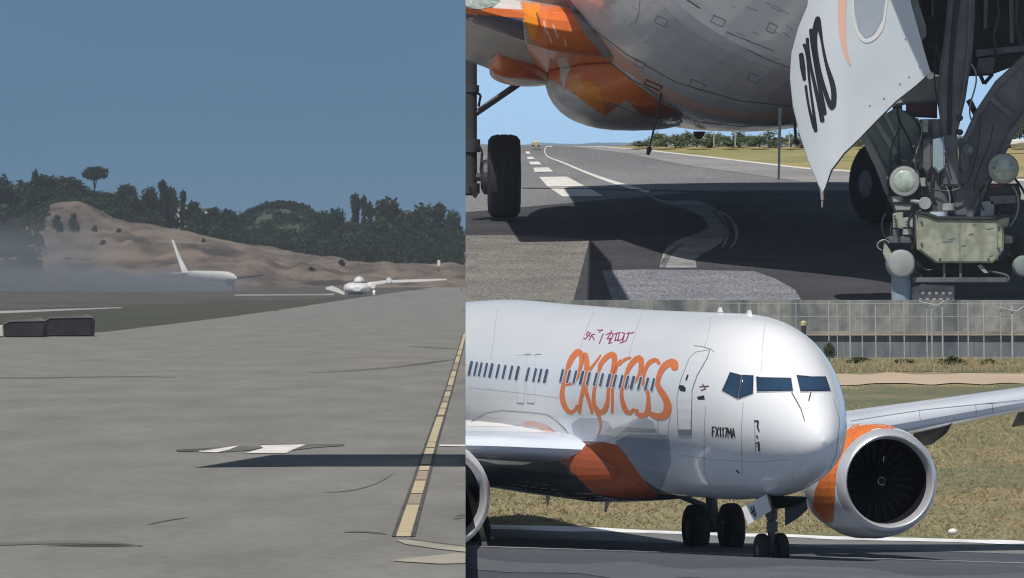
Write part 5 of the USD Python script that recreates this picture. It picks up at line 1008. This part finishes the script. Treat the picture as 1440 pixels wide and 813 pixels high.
for pg, m_ in [([(1392, 276), (1430, 274), (1430, 286), (1392, 288)], 'strut_grey'), ([(1380, 284), (1398, 282), (1398, 304), (1380, 304)], 'grey_cap'), ([(1404, 288), (1424, 288), (1424, 300), (1404, 300)], 'bay_dark'), ([(1390, 260), (1412, 258), (1410, 264), (1392, 266)], 'maroon'), ([(1256, 300), (1270, 298), (1270, 322), (1256, 320)], 'box_green'), ([(1268, 306), (1284, 305), (1284, 320), (1268, 320)], 'grey_cap'), ([(1258, 288), (1282, 288), (1280, 296), (1260, 296)], 'grey_cap'), ([(1250, 332), (1280, 332), (1284, 342), (1250, 342)], 'strut_grey'), ([(1256, 322), (1264, 322), (1264, 334), (1256, 334)], 'strut_grey'), ([(1244, 340), (1252, 352), (1258, 372), (1250, 376), (1242, 356)], 'box_green'), ([(1412, 330), (1424, 332), (1424, 342), (1412, 342)], 'rusty')]:
    part(ux, 'fitting', gs(pg, -0.45, 0.5, 1), M[m_])
part(ux, 'clamp', [disc(1301, 286, 9, YG - 0.7, 0.6), tube(P(1280, 282, YG - 0.5), P(1300, 286, YG - 0.5), 3 * sg)], M['grey_cap'], 35)
bx = part(ux, 'gear_box', gs([(1288, 298), (1300, 300), (1318, 306), (1400, 308), (1410, 303), (1420, 304), (1418, 318), (1412, 320), (1411, 352), (1402, 366), (1396, 370), (1316, 370), (1290, 350)], -0.9, 1.6, 2.5), M['box_green'])
part(bx, 'box_lid', gs([(1288, 296), (1302, 298), (1320, 304), (1400, 305), (1412, 300), (1421, 302), (1421, 305), (1400, 309), (1318, 308), (1300, 302), (1288, 300)], -1.0, 1.7, 0.8), M['dark_metal'])
for x in (1349, 1402): part(bx, 'box_seam', gs([(x, 309), (x + 1, 309), (x + 1, 366), (x, 366)], -0.93, 0.05), M['gear_green'])
for x, y, w in ((1326, 340, 14), (1363, 330, 5), (1368, 316, 4), (1388, 322, 8), (1352, 346, 6), (1391, 360, 5), (1334, 336, 9)): part(bx, 'stain', gs(stroke([(x, y), (x + w, y - 1.5)], 1.6), -0.92, 0.03), M['gear_green'])
part(ux, 'axle_body', gs([(1284, 340), (1310, 366), (1410, 366), (1432, 330), (1440, 340), (1420, 390), (1290, 392)], 0.2, 0.6), M['bay_dark'])
part(ux, 'axle_cap', disc(1268, 371, 20, YG - 1.2, 1.8, 32, [(0, 0.5), (0.03, 0.85), (0.12, 1.0), (1, 1.0)]), M['grey_cap'], 40)
part(ux, 'axle_cap', disc(1440, 374, 15, YG - 1.0, 1.6, 32, [(0, 0.5), (0.03, 0.85), (0.12, 1.0), (1, 1.0)]), M['gear_green'], 40)
tb = part(ux, 'tow_bar', [gs([(1284, 390), (1416, 390), (1416, 397.5), (1284, 397.5)], -0.8, 0.3, 1), pipe([P(x, y, YG - 0.6) for x, y in smooth_pts([(1390, 380), (1404, 384), (1419, 391), (1414, 397)], 12)], 1.8 * sg, 7)], M['gear_grey'])
for x in (1326, 1349): part(tb, 'hanger', gs([(x, 370), (x + 3.4, 370), (x + 3.4, 391), (x, 391)], -0.6, 0.2), M['strut_grey'])
part(tb, 'pin', gs([(1374, 374), (1380, 372), (1390, 384), (1384, 384)], -0.7, 0.2), M['grey_cap'])
part(ux, 'tow_cylinder', tube(P(1267, 388, YG - 0.2), P(1267, 427, YG - 0.2), 13.5 * sg, n=28), M['cyl_blue'], 40)
part(ux, 'axle_block', gs([(1283, 404), (1300, 400), (1342, 402), (1342, 427), (1282, 427)], -0.4, 1.0, 1), M['rusty'])
for i in range(6): part(ux, 'block_bolt', disc(1288 + i * 9.6, 412, 2.6, YG - 0.55, 0.2, 10), M['grey_cap'])
# the open white gear door: a curved plate
def door_pt(x, y, d): 
    u = (x - 1112) / 190.0; dep = 2.2 * max(0, 0.42 - u) ** 2 / 0.18 * 1.0 + 0.25 * u
    q = P(x, y, YG); q[1] = YG - 2.0 + dep + d; return q
door_pg = Polygon([(1142, -40), (1134, 10), (1122, 40), (1113, 75), (1111, 110), (1115, 150), (1124, 190), (1136, 230), (1150, 264), (1154, 272), (1158, 264), (1166, 240), (1184, 216), (1204, 197), (1228, 172), (1256, 144), (1284, 122), (1305, 103), (1297, 76), (1288, 44), (1278, 8), (1270, -40)])
def plate(pg, d0, d1, g=7.0):
    m = flat2d(pg, g); n = len(m.vertices)
    u = (m.vertices[:, 0] - 1112) / 190.0; dep = YG - 2.0 + 2.2 * np.maximum(0, 0.42 - u) ** 2 / 0.18 + 0.25 * u
    a = np.stack([(m.vertices[:, 0] - CX) / F * YG, dep + d0, HC + (H0 - m.vertices[:, 1]) / F * YG], 1); b = a + [0, d1 - d0, 0]
    e = m.edges_sorted; u_, idx, cnt = np.unique(e, axis=0, return_index=True, return_counts=True); bd = m.edges[idx[cnt == 1]]
    f = m.faces; side = [(p, q, q + n) for p, q in bd] + [(p, q + n, p + n) for p, q in bd]
    o = trimesh.Trimesh(np.vstack([a, b]), np.vstack([f[:, ::-1], f + n, np.array(side)]), process=False); o.fix_normals(); return o
M['door_white'] = mat('door_white', (0.66, 0.70, 0.74), 0.16, col2=(0.60, 0.65, 0.70), scale=0.3, detail=4, coat=0.5)
gd = part(ux, 'gear_door', plate(door_pg, 0, 0.12), M['door_white'], 40, label='open white nose gear door with black letters')
part(gd, 'door_seal', plate(LineString([(1305, 103), (1284, 122), (1256, 144), (1228, 172), (1204, 197), (1184, 216), (1166, 240), (1156, 268)]).buffer(2.4, cap_style=2), 0.13, 0.4, 5), M['strut_grey'])
part(gd, 'door_tip', [tube(door_pt(1154, 268, 0.1), door_pt(1154.5, 282, 0.1), 3.2 * sg, 2.2 * sg), tube(door_pt(1154.5, 282, 0.1), door_pt(1154, 292, 0.1), 1.5 * sg, 1.2 * sg)], M['rusty'])
part(gd, 'door_roller', ball(P(1308, 106, YG - 1.6), 5.5 * sg, 2), M['pale_paint'], True)
DL = [('letter', [brush([(1148, 30), (1144, 50), (1148, 90), (1158, 130), (1168, 152), (1170, 140), (1162, 100), (1152, 50), (1148, 28)], [7, 5, 4, 4, 6, 6, 3, 2, 6], 40)]),
      ('letter', [brush([(1139, 44), (1143, 80), (1150, 120), (1157, 160)], [4, 3, 4, 5]), brush([(1134, 56), (1138, 90), (1146, 130), (1154, 170)], [3, 2.5, 4, 5])]),
      ('letter', [brush([(1130, 64), (1134, 80), (1136, 104), (1140, 140), (1145, 184)], [3, 2.4, 1.8, 2.4, 4])]), ('letter', [brush([(1126, 78), (1128, 96), (1130, 112)], [5, 6, 3]), brush([(1132, 122), (1136, 150), (1143, 180)], [2, 2, 3])])]
for nm, gg in DL:
    part(gd, nm, plate(unary_union(gg).buffer(0.7), -0.03, -0.01, 4), M['ink'])
part(gd, 'pale_ring', plate(brush([(1195, -20), (1197, 20), (1202, 46), (1214, 60), (1228, 54), (1240, 30), (1249, -10)], [2, 2, 2.6, 4.5, 4.2, 3, 2], 40).buffer(0), -0.03, -0.01, 4), M['white_plain'])
part(gd, 'teardrop', plate(Polygon([(1197, -38), (1199, 20), (1204, 44), (1214, 56), (1226, 50), (1238, 28), (1247, -38)]), -0.02, -0.01, 5), M['panel_grey'])
part(gd, 'pink_stripe', plate(brush([(1183, -30), (1181, 20), (1183, 60), (1192, 92)], [10, 12, 10, 3], 30).buffer(0), -0.02, -0.01, 5), M['peach'])
for x, y in ((1290, 96), (1275, 110), (1262, 120), (1240, 140), (1220, 150), (1270, 57)): part(gd, 'rivet', plate(Point(x, y).buffer(0.9), -0.03, -0.01, 3), M['dark_metal'])

# ------------------------------------------------------------------ smoke and haze
smoke_m = usdkit.material(stage, '/World/Looks/smoke', {
    'g': ('geometry', {}), 's': ('separate_xyz', {}), 'm': ('mapping', {'scale': (1, 0.5, 2.2)}), 'n': ('noise_texture', {'scale': 0.06, 'detail': 4}),
    'lz': ('map_range', {'range_type': 'smoothstep', 'from_min': 2.2, 'from_max': 8.2, 'to_min': 1.0, 'to_max': 0.0}),
    'lx': ('map_range', {'range_type': 'smoothstep', 'from_min': -84.0, 'from_max': -62.0, 'to_min': 1.0, 'to_max': 0.0}),
    'hz': ('map_range', {'range_type': 'smoothstep', 'from_min': 6.0, 'from_max': 23.0, 'to_min': 0.3, 'to_max': 0.0}),
    'hx': ('map_range', {'range_type': 'smoothstep', 'from_min': -118.0, 'from_max': -92.0, 'to_min': 1.0, 'to_max': 0.0}),
    'r': ('map_range', {'from_min': 0.38, 'from_max': 0.64, 'to_min': 0.12, 'to_max': 1.0, 'clamp': True}),
    'a': ('math', {'math_type': 'multiply'}), 'b': ('math', {'math_type': 'multiply'}), 'c': ('math', {'math_type': 'add'}), 'd': ('math', {'math_type': 'multiply'}), 'e': ('math', {'math_type': 'multiply', 'value2': 0.042}),
    'v': ('principled_volume', {'color': (0.52, 0.55, 0.59), 'anisotropy': 0.2})},
    [('g.position', 's.vector'), ('g.position', 'm.vector'), ('m.vector', 'n.vector'), ('s.z', 'lz.value'), ('s.x', 'lx.value'), ('s.z', 'hz.value'), ('s.x', 'hx.value'), ('n.fac', 'r.value'),
     ('lz.result', 'a.value1'), ('lx.result', 'a.value2'), ('hz.result', 'b.value1'), ('hx.result', 'b.value2'), ('a.value', 'c.value1'), ('b.value', 'c.value2'), ('c.value', 'd.value1'), ('r.result', 'd.value2'), ('d.value', 'e.value1'), ('e.value', 'v.density')], volume='v.volume')
single('smoke', boxm((-240, 1520, -0.8), (-60, 1686, 24)), smoke_m, 'grey tyre smoke drifting low behind the landing airliner', 'smoke', kind='stuff')
haze_m = usdkit.material(stage, '/World/Looks/haze', {'v': ('principled_volume', {'color': (0.80, 0.88, 0.97), 'density': 0.00007, 'anisotropy': 0.1})}, volume='v.volume')
single('haze', boxm((-3100, -400, -7.2), (3100, 5100, 52)), haze_m, kind='stuff')
